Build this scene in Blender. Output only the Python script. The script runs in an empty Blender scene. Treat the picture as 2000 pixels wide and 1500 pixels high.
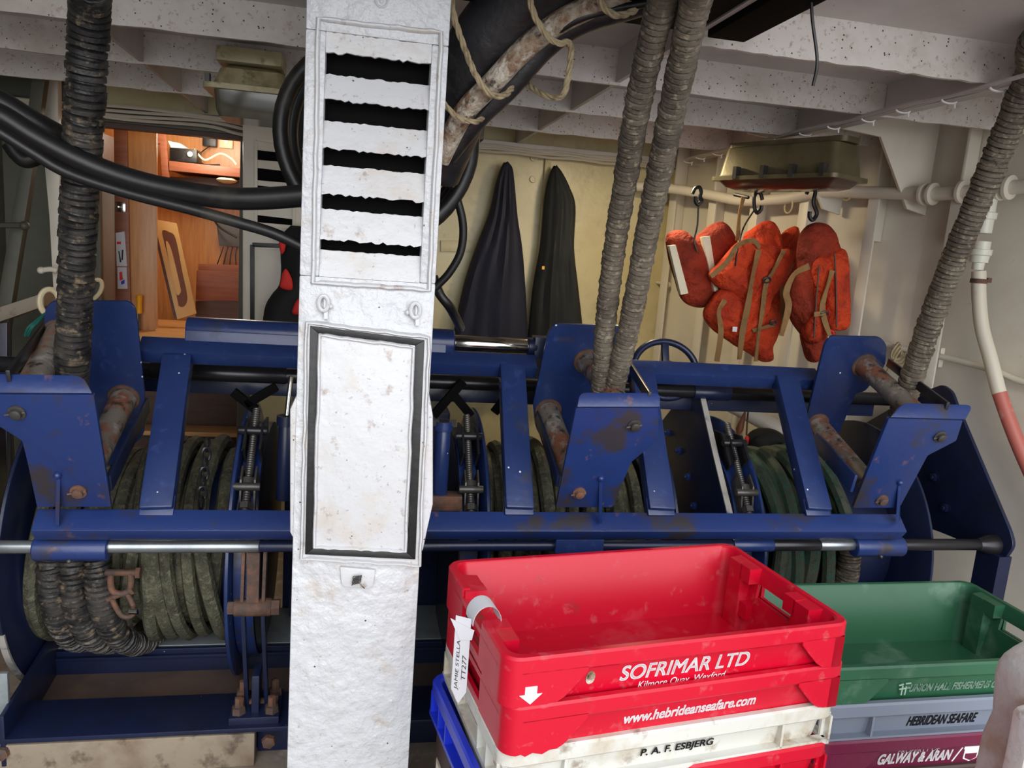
import bpy, bmesh, math, random
from mathutils import Vector, Matrix, noise
random.seed(7)
S = bpy.context.scene
R_ = math.radians

# ---------------------------------------------------------------- camera
H = 1.6
FPX = 1500.0
_yaw, _pit, _rol = R_(11.5), R_(10.0), 0.075
_F = Vector((math.sin(_yaw)*math.cos(_pit), math.cos(_yaw)*math.cos(_pit), -math.sin(_pit)))
_r0 = Vector((math.cos(_yaw), -math.sin(_yaw), 0)); _u0 = _r0.cross(_F)
_R = _r0*math.cos(_rol) + _u0*math.sin(_rol)
_U = _u0*math.cos(_rol) - _r0*math.sin(_rol)
CAM = Vector((0, 0, H))
cd = bpy.data.cameras.new('camera'); cam = bpy.data.objects.new('camera', cd)
S.collection.objects.link(cam)
cd.sensor_fit = 'HORIZONTAL'; cd.sensor_width = 36; cd.lens = 36*FPX/2000
cd.clip_start = 0.05
cam.matrix_world = Matrix((( _R.x, _U.x, -_F.x, 0), (_R.y, _U.y, -_F.y, 0), (_R.z, _U.z, -_F.z, H), (0, 0, 0, 1)))
S.camera = cam

# ---------------------------------------------------------------- sky, lamps, exposure
w = bpy.data.worlds.new('overcast_sky'); S.world = w; w.use_nodes = True
bg = w.node_tree.nodes['Background']
bg.inputs['Color'].default_value = (0.84, 0.90, 1.0, 1); bg.inputs['Strength'].default_value = 1.15
def lamp(name, kind, loc, target, power, color, size=0.2):
    l = bpy.data.lights.new(name, kind); l.energy = power; l.color = color
    if kind == 'AREA': l.size = size
    elif kind == 'SUN': l.angle = size
    else: l.shadow_soft_size = size
    o = bpy.data.objects.new(name, l); S.collection.objects.link(o); o.location = loc
    o.rotation_euler = (Vector(target)-Vector(loc)).to_track_quat('-Z', 'Y').to_euler()
    return o
# hazy daylight from the open deck behind and right of the viewer
lamp('hazy_sun', 'SUN', (0.9, -4, 3.4), (0.6, 2.2, 0.9), 1.7, (1, .97, .93), R_(60))
# warm deck lamp of the shelter and the cabin's ceiling lamp
lamp('deckhead_lamp', 'AREA', (1.24, 3.40, 2.12), (1.24, 3.55, 0), 6, (1, .82, .52), .14)
lamp('cabin_lamp', 'POINT', (-0.95, 4.95, 2.12), (-0.95, 4.95, 0), 11, (1, .92, .78), .10)
vs = S.view_settings
S.display_settings.display_device = 'sRGB'
vs.view_transform = 'Standard'; vs.look = 'None'; vs.gamma = 1; vs.use_curve_mapping = False
vs.exposure = 0.62
S.cycles.use_denoising = True
S.cycles.max_bounces = 8; S.cycles.diffuse_bounces = 5; S.cycles.sample_clamp_indirect = 6

# ---------------------------------------------------------------- helpers
def ray(u, v): return _F + _R*((u-1000)/FPX) - _U*((v-750)/FPX)
def aty(u, v, Y): d = ray(u, v); return CAM + d*(Y/d.y)
def atz(u, v, z): d = ray(u, v); return CAM + d*((z-H)/d.z)
def atx(u, v, x): d = ray(u, v); return CAM + d*(x/d.x)
def onp(u, v, P, N): d = ray(u, v); return CAM + d*((P-CAM).dot(N)/d.dot(N))
V = Vector
def lin(c):
    c = c/255.0
    return c/12.92 if c <= .04045 else ((c+.055)/1.055)**2.4
def rgb(r, g, b): return (lin(r), lin(g), lin(b), 1)

def catmull(pts, n=8, closed=False):
    pts = [V(p) for p in pts]
    if len(pts) < 3 and not closed:
        return [pts[0].lerp(pts[-1], i/n) for i in range(n+1)]
    out = []; m = len(pts); rng = m if closed else m-1
    for i in range(rng):
        if closed: p0, p1, p2, p3 = pts[i-1], pts[i], pts[(i+1) % m], pts[(i+2) % m]
        else:
            p1, p2 = pts[i], pts[i+1]
            p0 = pts[i-1] if i else p1*2-p2
            p3 = pts[i+2] if i+2 < m else p2*2-p1
        for k in range(n):
            t = k/n
            out.append(.5*((2*p1)+(p2-p0)*t+(2*p0-5*p1+4*p2-p3)*t*t+(3*p1-p0-3*p2+p3)*t**3))
    if not closed: out.append(pts[-1].copy())
    return out

def resample(path, step):
    d = [0]
    for a, b in zip(path, path[1:]): d.append(d[-1]+(b-a).length)
    n = max(2, int(round(d[-1]/step))); out = []; j = 0
    for i in range(n+1):
        s = d[-1]*i/n
        while j < len(d)-2 and d[j+1] < s: j += 1
        L = d[j+1]-d[j]
        out.append(path[j].lerp(path[j+1], 0 if L < 1e-9 else (s-d[j])/L))
    return out

def fillet(pts, r, only=None, n=5):
    out = []; m = len(pts)
    for i in range(m):
        p = pts[i]; a = pts[i-1]-p; b = pts[(i+1) % m]-p
        if only is not None and i not in only: out.append(p.copy()); continue
        d = min(r, a.length*.45, b.length*.45); p0 = p+a.normalized()*d; p1 = p+b.normalized()*d
        for k in range(n+1):
            t = k/n; out.append(p0*(1-t)**2+p*(2*t*(1-t))+p1*t*t)
    return out

class MB:
    """collects shapes in world space, then links them as ONE mesh object"""
    def __init__(s): s.b = bmesh.new()
    def face(s, pts):
        try: return s.b.faces.new([s.b.verts.new(p) for p in pts])
        except ValueError: return None
    def prism(s, pts, vec):
        pts = [V(p) for p in pts]; vec = V(vec)
        a = [s.b.verts.new(p) for p in pts]; c = [s.b.verts.new(p+vec) for p in pts]
        s.b.faces.new(a); s.b.faces.new(c[::-1])
        n = len(a)
        for i in range(n): s.b.faces.new((a[i], a[(i+1) % n], c[(i+1) % n], c[i]))
        return s
    def box(s, c, size, rz=0, M=None):
        c = V(c); x, y, z = [k/2 for k in size]
        m = M if M is not None else Matrix.Rotation(rz, 3, 'Z')
        P = [c+m @ V((sx*x, sy*y, -z)) for sx, sy in ((-1, -1), (1, -1), (1, 1), (-1, 1))]
        return s.prism(P, m @ V((0, 0, 2*z)))
    def beam(s, p0, p1, wd, ht, up=(0, 0, 1)):
        p0, p1, up = V(p0), V(p1), V(up); d = (p1-p0).normalized()
        sx = d.cross(up).normalized(); sz = sx.cross(d).normalized()
        P = [p0+sx*(a*wd/2)+sz*(b*ht/2) for a, b in ((-1, -1), (1, -1), (1, 1), (-1, 1))]
        return s.prism(P, p1-p0)
    def rings(s, rs, closed=False, caps=True):
        vs = [[s.b.verts.new(p) for p in r] for r in rs]; n = len(vs[0]); m = len(vs)
        for i in range(m if closed else m-1):
            A, B = vs[i], vs[(i+1) % m]
            for k in range(n): s.b.faces.new((A[k], A[(k+1) % n], B[(k+1) % n], B[k]))
        if caps and not closed:
            s.b.faces.new(vs[0][::-1]); s.b.faces.new(vs[-1])
        return s
    def tube(s, path, r, seg=10, closed=False, caps=True, flat=1.0):
        path = [V(p) for p in path]; n = len(path); rs = []; prev = None
        for i, p in enumerate(path):
            if closed: t = path[(i+1) % n]-path[i-1]
            else: t = path[min(i+1, n-1)]-path[max(i-1, 0)]
            t.normalize()
            if prev is None:
                u = t.orthogonal().normalized() if abs(t.z) > .9 else t.cross(V((0, 0, 1))).normalized()
            else:
                u = prev-t*prev.dot(t); u.normalize()
            prev = u; v = t.cross(u)
            rr = r[i] if isinstance(r, (list, tuple)) else r
            rs.append([p+u*(rr*math.cos(a))+v*(rr*flat*math.sin(a)) for a in [2*math.pi*k/seg for k in range(seg)]])
        return s.rings(rs, closed, caps)
    def lathe(s, p0, axis, prof, seg=24, caps=True):
        """prof: (distance along axis, radius)"""
        p0 = V(p0); ax = V(axis).normalized(); u = ax.orthogonal().normalized(); v = ax.cross(u)
        rs = [[p0+ax*t+u*(max(r, 1e-4)*math.cos(a))+v*(max(r, 1e-4)*math.sin(a)) for a in [2*math.pi*k/seg for k in range(seg)]] for t, r in prof]
        return s.rings(rs, False, caps)
    def cyl(s, p0, p1, r, seg=20): 
        p0, p1 = V(p0), V(p1); L = (p1-p0).length
        return s.lathe(p0, p1-p0, [(0, r*.93), (min(.003, L*.1), r), (L-min(.003, L*.1), r), (L, r*.93)], seg)
    def ball(s, c, r, sz=(1, 1, 1), seg=12):
        c = V(c); rs = []
        for i in range(1, seg):
            a = math.pi*i/seg
            rs.append([c+V((r*sz[0]*math.sin(a)*math.cos(b), r*sz[1]*math.sin(a)*math.sin(b), r*sz[2]*math.cos(a))) for b in [2*math.pi*k/(seg*2) for k in range(seg*2)]])
        return s.rings(rs)
    def bolt(s, c, n, r=.012, h=.01):
        c, n = V(c), V(n).normalized()
        s.lathe(c-n*.002, n, [(0, r*1.35), (.003, r*1.35)], 16)
        s.lathe(c, n, [(0, r), (h, r), (h+.001, r*.9)], 6)
        s.lathe(c, n, [(h, r*.5), (h+.008, r*.5)], 10)
        return s
    def discs(s, path, r, pitch, seed=1, seg=14, jit=.07, pr=((-.48, .80), (-.34, 1), (.22, 1), (.40, .80)), tlt=.12):
        """a rope threaded with rubber discs"""
        rnd = random.Random(seed); P = resample(path, pitch); n = len(P); rs = []; prev = None
        for i, p in enumerate(P):
            t = (P[min(i+1, n-1)]-P[max(i-1, 0)]).normalized()
            if prev is None: u = t.cross(V((0, 1, 0))).normalized()
            else: u = (prev-t*prev.dot(t)).normalized()
            prev = u; v = t.cross(u)
            rr = r*(1+rnd.uniform(-jit, jit*.6)); tilt = V((rnd.uniform(-tlt, tlt), rnd.uniform(-tlt, tlt)))
            off = u*rnd.uniform(-.02, .02)*r+v*rnd.uniform(-.02, .02)*r
            for f, q in pr:
                ring = []
                for k in range(seg):
                    a = 2*math.pi*k/seg; ca, sa = math.cos(a), math.sin(a)
                    wob = 1+rnd.uniform(-.025, .025)
                    ring.append(p+off+u*(rr*q*ca*wob)+v*(rr*q*sa*wob)+t*(f*pitch+rr*(tilt.x*ca+tilt.y*sa)))
                rs.append(ring)
        return s.rings(rs)
    def puff(s, outline, nrm, th, n=6, pw=2.6, bump=.06, seed=0):
        """a stuffed pad: outline inflated to thickness th along nrm both ways"""
        O = catmull(outline, 5, True); c = sum(O, V())/len(O); nrm = V(nrm).normalized(); rs = []
        N = len(O)
        def ring(f, sgn):
            hgt = th/2*(1-f**pw)**(1/2.2)*sgn
            out = []
            for k, p in enumerate(O):
                q = c+(p-c)*f
                j = bump*th*(noise.noise(q*14+V((seed*3.1, seed, 0)))+.5*noise.noise(q*38+V((seed, 0, seed*2.3))))*(1.3-f)
                out.append(q+nrm*(hgt+j))
            return out
        fs = [.08, .3, .5, .68, .82, .92, .98, 1.0]
        for f in fs[:-1]: rs.append(ring(f, 1))
        rs.append(ring(1.0, 0))
        for f in fs[:-1][::-1]: rs.append(ring(f, -1))
        return s.rings(rs)
    def build(s, name, mat, parent=None, bevel=0, smooth=True, ang=38, org=None):
        bmesh.ops.recalc_face_normals(s.b, faces=s.b.faces)
        if bevel:
            es = [e for e in s.b.edges if e.is_manifold and e.calc_face_angle(0) > R_(28)]
            bmesh.ops.bevel(s.b, geom=es, offset=bevel, segments=2, affect='EDGES', profile=.6, clamp_overlap=True)
        me = bpy.data.meshes.new(name); s.b.to_mesh(me); s.b.free()
        if smooth:
            me.polygons.foreach_set('use_smooth', [True]*len(me.polygons)); me.set_sharp_from_angle(angle=R_(ang))
        me.materials.append(mat)
        o = bpy.data.objects.new(name, me); S.collection.objects.link(o)
        if parent is not None:
            o.parent = parent; off = wloc(parent)
            if org is None: me.transform(Matrix.Translation(-off))
        else:
            if org is None:
                xs = [v.co for v in me.vertices]
                org = V(((min(c.x for c in xs)+max(c.x for c in xs))/2, (min(c.y for c in xs)+max(c.y for c in xs))/2, min(c.z for c in xs)))
            me.transform(Matrix.Translation(-V(org))); o.location = org
        return o
def wloc(o):
    p = V(o.location)
    while o.parent is not None: o = o.parent; p += o.location
    return p
def tag(o, label=None, cat=None, group=None, kind=None):
    if label: o['label'] = label
    if cat: o['category'] = cat
    if group: o['group'] = group
    if kind: o['kind'] = kind
    return o
def thing(name, label, cat, loc, group=None, rz=0):
    o = bpy.data.objects.new(name, None); S.collection.objects.link(o); o.location = loc; o.rotation_euler = (0, 0, rz)
    o.empty_display_size = .05
    return tag(o, label, cat, group)
def struct(mb, name, mat, label=None, bevel=0):
    o = mb.build(name, mat, None, bevel); o['kind'] = 'structure'
    if label: o['label'] = label
    return o
def text(name, body, mat, parent, M, width, shear=0, bold=0, ext=.0006, height=None):
    """M: 4x4 frame of the lettering's lower left corner, x along the line, z out of the surface"""
    cu = bpy.data.curves.new(name, 'FONT'); cu.body = body; cu.size = 1; cu.shear = shear
    tmp = bpy.data.objects.new(name, cu); S.collection.objects.link(tmp)
    dg = bpy.context.evaluated_depsgraph_get(); dg.update()
    me = bpy.data.meshes.new_from_object(tmp.evaluated_get(dg)); bpy.data.objects.remove(tmp); bpy.data.curves.remove(cu)
    xs = [v.co.x for v in me.vertices]; ys = [v.co.y for v in me.vertices]
    sx = width/(max(xs)-min(xs)); sy = sx if height is None else height/(max(ys)-min(ys))
    b = bmesh.new(); b.from_mesh(me)
    for v in b.verts: v.co = V(((v.co.x-min(xs))*sx, (v.co.y-min(ys))*sy, 0))
    for f in b.faces:
        f.smooth = False
    if bold:                                     # heavier strokes: the outline printed again a hair to each side
        g0 = b.faces[:]
        for dx_, dy_ in ((bold, 0), (0, bold), (bold, bold)):
            d_ = bmesh.ops.duplicate(b, geom=g0+list({v for f in g0 for v in f.verts}))
            for e in d_['geom']:
                if isinstance(e, bmesh.types.BMVert): e.co += V((dx_*sx, dy_*sy, 0))
    b.to_mesh(me); b.free(); me.name = name; me.materials.clear(); me.materials.append(mat)
    me.transform(M)
    o = bpy.data.objects.new(name, me); S.collection.objects.link(o); o.parent = parent
    return o
def frame(p, x, y):
    x = V(x).normalized(); y = V(y); y = (y-x*y.dot(x)).normalized(); z = x.cross(y)
    return Matrix(((x.x, y.x, z.x, p[0]), (x.y, y.y, z.y, p[1]), (x.z, y.z, z.z, p[2]), (0, 0, 0, 1)))

# ---------------------------------------------------------------- materials
def mat(name, col, rough=.5, metal=0, layers=(), specks=None, bump=None, wave=None, spec=.5, alpha=None):
    """layers: (colour, scale, from, to, strength, roughness or None, stretch (x,y,z))"""
    m = bpy.data.materials.new(name); m.use_nodes = True; N = m.node_tree.nodes; L = m.node_tree.links
    b = N['Principled BSDF']; b.inputs['Metallic'].default_value = metal; b.inputs['Roughness'].default_value = rough
    b.inputs['Specular IOR Level'].default_value = spec
    tc = N.new('ShaderNodeTexCoord'); cs = None; rs = None
    def mixc(f, a, c):
        x = N.new('ShaderNodeMix'); x.data_type = 'RGBA'; L.new(f, x.inputs[0])
        if hasattr(a, 'links'): L.new(a, x.inputs[6])
        else: x.inputs[6].default_value = a
        x.inputs[7].default_value = c; return x.outputs[2]
    def mixf(f, a, c):
        x = N.new('ShaderNodeMix'); L.new(f, x.inputs[0])
        if hasattr(a, 'links'): L.new(a, x.inputs[2])
        else: x.inputs[2].default_value = a
        x.inputs[3].default_value = c; return x.outputs[0]
    cs, rs = col, rough
    for i, ly in enumerate(layers):
        c, sc, lo, hi, st = ly[:5]; rr = ly[5] if len(ly) > 5 else None
        n = N.new('ShaderNodeTexNoise'); n.inputs['Scale'].default_value = sc; n.inputs['Detail'].default_value = 6; n.inputs['Roughness'].default_value = .62
        mp = N.new('ShaderNodeMapping'); mp.inputs['Location'].default_value = (i*3.7, i*1.9, i*5.3)
        if len(ly) > 6: mp.inputs['Scale'].default_value = ly[6]
        L.new(tc.outputs['Object'], mp.inputs[0]); L.new(mp.outputs[0], n.inputs['Vector'])
        r = N.new('ShaderNodeMapRange'); r.inputs[1].default_value = lo; r.inputs[2].default_value = hi; r.inputs[4].default_value = st
        L.new(n.outputs[0], r.inputs[0])
        cs = mixc(r.outputs[0], cs, c)
        if rr is not None: rs = mixf(r.outputs[0], rs, rr)
    if specks:
        c, sc, size, dens = specks
        vo = N.new('ShaderNodeTexVoronoi'); vo.inputs['Scale'].default_value = sc; L.new(tc.outputs['Object'], vo.inputs['Vector'])
        r = N.new('ShaderNodeMapRange'); r.inputs[1].default_value = size; r.inputs[2].default_value = size*.7; L.new(vo.outputs['Distance'], r.inputs[0])
        sp = N.new('ShaderNodeSeparateColor'); L.new(vo.outputs['Color'], sp.inputs[0])
        g = N.new('ShaderNodeMath'); g.operation = 'LESS_THAN'; g.inputs[1].default_value = dens; L.new(sp.outputs[0], g.inputs[0])
        mu = N.new('ShaderNodeMath'); mu.operation = 'MULTIPLY'; L.new(r.outputs[0], mu.inputs[0]); L.new(g.outputs[0], mu.inputs[1])
        cs = mixc(mu.outputs[0], cs, c)
    if wave:
        c, sc, st, axis, dist = wave
        wv = N.new('ShaderNodeTexWave'); wv.inputs['Scale'].default_value = sc; wv.inputs['Distortion'].default_value = dist; wv.inputs['Detail'].default_value = 3
        wv.bands_direction = axis; L.new(tc.outputs['Object'], wv.inputs['Vector'])
        r = N.new('ShaderNodeMapRange'); r.inputs[4].default_value = st; L.new(wv.outputs[1], r.inputs[0])
        cs = mixc(r.outputs[0], cs, c)
    if hasattr(cs, 'links'): L.new(cs, b.inputs['Base Color'])
    else: b.inputs['Base Color'].default_value = cs
    if hasattr(rs, 'links'): L.new(rs, b.inputs['Roughness'])
    if bump:
        prev = None
        for sc, st, ds in (bump if isinstance(bump[0], tuple) else (bump,)):
            n = N.new('ShaderNodeTexNoise'); n.inputs['Scale'].default_value = sc; n.inputs['Detail'].default_value = 5
            L.new(tc.outputs['Object'], n.inputs['Vector'])
            bp = N.new('ShaderNodeBump'); bp.inputs['Strength'].default_value = st; bp.inputs['Distance'].default_value = ds
            L.new(n.outputs[0], bp.inputs['Height'])
            if prev: L.new(prev, bp.inputs['Normal'])
            prev = bp.outputs[0]
        L.new(prev, b.inputs['Normal'])
    if alpha is not None:
        b.inputs['Transmission Weight'].default_value = alpha
    return m
RUST = rgb(116, 62, 34); GREASE = rgb(24, 22, 22)
M = dict(
 white=mat('chipped white gloss paint', rgb(196, 197, 199), .34, 0, [(rgb(182, 164, 140), 7, .50, .72, .6, .6), (rgb(132, 92, 62), 26, .60, .72, .65), (rgb(112, 92, 76), 90, .63, .70, .6)], (rgb(60, 50, 44), 60, .13, .07), ((22, .5, .006), (80, .3, .003))),
 whiterough=mat('white paint over pitted steel', rgb(196, 198, 201), .3, 0, [(rgb(170, 146, 120), 12, .58, .76, .55, .6), (rgb(120, 90, 70), 60, .66, .72, .5)], (rgb(70, 60, 55), 45, .12, .07), ((22, .8, .016), (70, .45, .006))),
 cream=mat('cream wall paint', rgb(206, 194, 150), .34, 0, [(rgb(180, 162, 112), 3, .42, .68, .7), (rgb(150, 130, 92), 9, .56, .72, .4)], None, ((20, .35, .006),)),
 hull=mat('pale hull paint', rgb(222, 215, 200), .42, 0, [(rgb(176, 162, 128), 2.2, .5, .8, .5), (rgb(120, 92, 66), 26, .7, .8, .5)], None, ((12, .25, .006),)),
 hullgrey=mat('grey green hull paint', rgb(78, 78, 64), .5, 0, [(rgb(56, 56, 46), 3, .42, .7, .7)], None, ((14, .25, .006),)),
 ceil=mat('deckhead paint', rgb(208, 202, 200), .5, 0, [(rgb(184, 174, 168), 3, .42, .7, .7)], (rgb(70, 54, 44), 30, .10, .10), ((10, .2, .005),)),
 beam=mat('speckled beam paint', rgb(220, 214, 208), .5, 0, [(rgb(150, 112, 78), 70, .57, .68, .6), (rgb(170, 152, 132), 4, .45, .7, .6)], (rgb(58, 44, 36), 70, .20, .30), ((30, .25, .004),)),
 deck=mat('worn deck paint', rgb(146, 136, 124), .6, 0, [(rgb(110, 80, 60), 5, .45, .7, .7), (rgb(186, 182, 176), 9, .55, .7, .7), (rgb(60, 48, 42), 14, .62, .8, .6)], None, ((30, .4, .006),)),
 coaming=mat('beige coaming paint', rgb(142, 130, 112), .5, 0, [(rgb(104, 80, 62), 6, .46, .66, .7), (rgb(70, 54, 46), 16, .56, .68, .7)], None, ((20, .3, .005),)),
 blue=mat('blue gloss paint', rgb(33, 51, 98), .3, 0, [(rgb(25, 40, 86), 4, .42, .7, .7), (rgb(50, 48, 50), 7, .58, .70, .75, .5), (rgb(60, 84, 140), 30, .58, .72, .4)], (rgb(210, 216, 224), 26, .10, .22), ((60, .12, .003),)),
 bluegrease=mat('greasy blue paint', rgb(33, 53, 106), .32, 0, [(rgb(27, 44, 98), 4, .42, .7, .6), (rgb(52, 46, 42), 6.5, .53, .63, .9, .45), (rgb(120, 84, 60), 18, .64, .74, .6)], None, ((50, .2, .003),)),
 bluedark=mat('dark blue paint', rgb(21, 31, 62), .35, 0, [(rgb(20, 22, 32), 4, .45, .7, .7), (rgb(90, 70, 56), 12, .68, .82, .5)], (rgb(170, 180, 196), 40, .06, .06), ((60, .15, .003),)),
 blueedge=mat('scraped bare plate edge', rgb(168, 164, 158), .5, .2, [(rgb(58, 66, 92), 20, .55, .7, .8), (RUST, 30, .62, .75, .6)], None, ((70, .3, .003),)),
 brown=mat('rust stained bilge', rgb(78, 66, 60), .45, 0, [(rgb(104, 80, 66), 4, .45, .7, .7), (rgb(30, 30, 38), 6, .5, .8, .7), (rgb(120, 112, 106), 9, .66, .8, .5, .3, (1, 4, 1))], None, ((25, .3, .005),)),
 silver=mat('dirty galvanised steel', rgb(138, 146, 150), .45, .3, [(rgb(84, 84, 80), 6, .5, .75, .7), (rgb(54, 44, 38), 14, .66, .8, .8)], None, ((40, .2, .003),)),
 rod=mat('worn steel shaft', rgb(146, 152, 156), .3, .75, [(rgb(96, 100, 106), 5, .45, .7, .8), (rgb(52, 48, 48), 8, .6, .75, .7, .5)], None, ((60, .1, .002),)),
 roddark=mat('greased black shaft', rgb(52, 52, 56), .3, .6, [(rgb(20, 20, 22), 5, .45, .7, .8), (rgb(96, 94, 92), 8, .64, .78, .5)], None, ((60, .15, .002),)),
 chrome=mat('chromed ram', rgb(206, 204, 196), .14, 1),
 roller=mat('worn rusty roller', rgb(128, 120, 110), .48, .2, [(rgb(138, 84, 58), 9, .46, .58, .9, .7), (rgb(168, 164, 158), 20, .52, .64, .8, .35), (rgb(48, 44, 42), 26, .54, .64, .9, .4)], None, ((45, .4, .004),)),
 rust=mat('rusty steel', rgb(82, 66, 58), .7, .1, [(rgb(126, 84, 62), 14, .46, .64, .8), (rgb(44, 38, 38), 18, .56, .74, .8)], None, ((50, .6, .005),)),
 steel=mat('dull steel', rgb(84, 82, 80), .42, .6, [(rgb(60, 52, 48), 20, .52, .72, .8, .6)], None, ((60, .3, .003),)),
 rubberdark=mat('black rubber discs', rgb(66, 63, 60), .45, 0, [(rgb(26, 26, 28), 14, .38, .58, .85), (rgb(140, 122, 98), 34, .55, .68, .7, .7)], None, ((120, .5, .004),)),
 rubbergrey=mat('dusty worn rubber discs', rgb(106, 97, 84), .75, 0, [(rgb(66, 58, 50), 10, .42, .60, .7), (rgb(160, 148, 126), 60, .54, .66, .7), (rgb(44, 38, 34), 80, .58, .68, .8)], None, ((140, .5, .004),)),
 wire=mat('olive combination rope', rgb(84, 84, 66), .75, 0, [(rgb(54, 54, 44), 14, .42, .62, .8), (rgb(116, 112, 90), 60, .52, .66, .8), (rgb(60, 50, 40), 22, .56, .68, .7)], None, ((130, .9, .006),)),
 wiregreen=mat('green twisted rope', rgb(62, 74, 60), .7, 0, [(rgb(22, 98, 84), 50, .52, .60, .7), (rgb(78, 72, 58), 8, .5, .68, .8), (rgb(24, 28, 26), 24, .56, .7, .8)], None, ((150, .6, .004),)),
 twine=mat('pale lashing rope', rgb(168, 152, 120), .8, 0, [(rgb(110, 92, 66), 40, .5, .7, .8)], None, ((200, .6, .003),)),
 teal=mat('teal twine', rgb(20, 104, 92), .7),
 hose=mat('black hose', rgb(21, 21, 22), .42, 0, [(rgb(66, 62, 52), 6, .56, .74, .7, .6)], None, ((60, .15, .003),)),
 black=mat('black rubber', rgb(11, 12, 14), .42, 0, [(rgb(60, 62, 64), 12, .58, .72, .4)], None, ((40, .3, .003),)),
 void=mat('black paint and slot shade', rgb(6, 6, 6), .8, spec=.1),  # also stands for the shade inside the louvre slots
 duct=mat('sooty duct lagging', rgb(44, 43, 46), .38, 0, [(rgb(120, 112, 104), 7, .58, .76, .6), (rgb(16, 15, 16), 5, .45, .65, .8)], None, ((20, .5, .012),)),
 pipe=mat('flaking painted pipe', rgb(176, 164, 146), .6, 0, [(rgb(124, 88, 58), 14, .44, .58, .85), (rgb(212, 204, 190), 26, .52, .64, .8), (rgb(50, 40, 32), 34, .56, .66, .9)], None, ((60, 1.0, .012),)),
 pipedark=mat('brown grimy pipe', rgb(98, 78, 56), .6, 0, [(rgb(44, 36, 30), 8, .45, .65, .85)], None, ((50, .5, .005),)),
 red=mat('red crate plastic', rgb(196, 3, 40), .38, 0, [(rgb(202, 74, 88), 6, .54, .68, .5, .6), (rgb(190, 92, 96), 26, .60, .70, .5, .7), (rgb(120, 50, 48), 14, .62, .72, .5)], None, ((70, .1, .002),)),
 green=mat('green crate plastic', rgb(42, 92, 64), .4, 0, [(rgb(112, 142, 122), 7, .54, .68, .5, .6), (rgb(30, 74, 50), 4, .5, .7, .5)], None, ((70, .1, .002),)),
 whitecrate=mat('stained white crate plastic', rgb(206, 206, 198), .4, 0, [(rgb(170, 150, 118), 7, .47, .66, .75, .6), (rgb(118, 92, 64), 16, .58, .70, .7)], None, ((70, .1, .002),)),
 greycrate=mat('grey crate plastic', rgb(120, 128, 142), .42, 0, [(rgb(150, 148, 140), 7, .58, .76, .5)], None, ((70, .1, .002),)),
 purple=mat('maroon crate plastic', rgb(104, 22, 56), .4, 0, [(rgb(140, 96, 106), 8, .60, .78, .5)], None, ((70, .1, .002),)),
 browncrate=mat('brown crate plastic', rgb(66, 46, 40), .5, 0, [(rgb(120, 106, 92), 10, .6, .76, .7)], None, ((70, .1, .002),)),
 bluecrate=mat('bright blue crate plastic', rgb(28, 50, 190), .36, 0, [(rgb(20, 34, 130), 8, .5, .7, .5)], None, ((70, .1, .002),)),
 ink=mat('black ink', rgb(20, 20, 24), .6),
 print_=mat('white print', rgb(240, 236, 238), .5),
 printgreen=mat('faded pale print', rgb(150, 178, 158), .6, 0, [(rgb(60, 110, 80), 60, .5, .64, .8)]),
 paper=mat('white paper tag', rgb(206, 206, 212), .6),
 navy=mat('navy rain fabric', rgb(25, 26, 46), .72, 0, [(rgb(16, 17, 30), 4, .45, .7, .7)], None, ((14, .3, .01),)),
 blackcloth=mat('black rain fabric', rgb(24, 27, 28), .78, 0, [(rgb(34, 38, 38), 4, .5, .75, .6)], None, ((14, .3, .01),)),
 orange=mat('orange buoyancy fabric', rgb(214, 66, 18), .8, 0, [(rgb(166, 42, 14), 6, .42, .62, .8), (rgb(110, 36, 18), 12, .56, .72, .6)], None, ((22, 1.0, .03), (120, .3, .003))),
 orangedark=mat('rust orange fabric with shade', rgb(158, 48, 18), .82, 0, [(rgb(112, 34, 16), 6, .42, .62, .8)], None, ((22, 1.0, .03), (120, .3, .003))),  # darker copy of the orange, shade put into the colour
 redcloth=mat('red jacket fabric', rgb(222, 48, 44), .7),
 strap=mat('khaki webbing', rgb(150, 114, 70), .8, 0, [(rgb(106, 76, 44), 30, .5, .7, .7)], None, ((200, .4, .002),)),
 reflect=mat('reflective strip', rgb(236, 226, 196), .5, 0, [(rgb(200, 180, 140), 20, .56, .75, .6)]),
 wood=mat('varnished orange wood', rgb(204, 148, 94), .38, 0, [(rgb(172, 114, 66), 5, .4, .7, .8, None, (9, 9, .7)), (rgb(224, 150, 74), 14, .5, .75, .5, None, (8, 8, .5))], None, None),
 wooddark=mat('dark brown wood', rgb(78, 52, 38), .5, 0, [(rgb(58, 34, 24), 5, .4, .7, .8, None, (1, 6, 8))]),
 woodmid=mat('reddish wood', rgb(146, 88, 62), .5, 0, [(rgb(116, 64, 42), 5, .4, .7, .8, None, (.8, 6, 9))]),
 woodpale=mat('pale counter wood', rgb(206, 158, 100), .45, 0, [(rgb(166, 118, 68), 6, .4, .7, .7, None, (1, 8, 8))]),
 tan=mat('tan laminate', rgb(212, 176, 112), .5, 0, [(rgb(194, 152, 92), 6, .45, .7, .6)]),
 oval=mat('brown inlay', rgb(112, 66, 44), .6),
 yellow=mat('yellow plastic', rgb(232, 166, 20), .4),
 socket=mat('ivory plastic', rgb(226, 212, 176), .45),
 glass=mat('dull glass', rgb(96, 102, 104), .2),
 lampsteel=mat('tarnished lamp steel', rgb(118, 110, 84), .35, .35, [(rgb(92, 84, 58), 8, .45, .7, .8, .5), (rgb(70, 48, 32), 16, .62, .78, .7, .7)], None, ((30, .2, .004),)),
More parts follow.
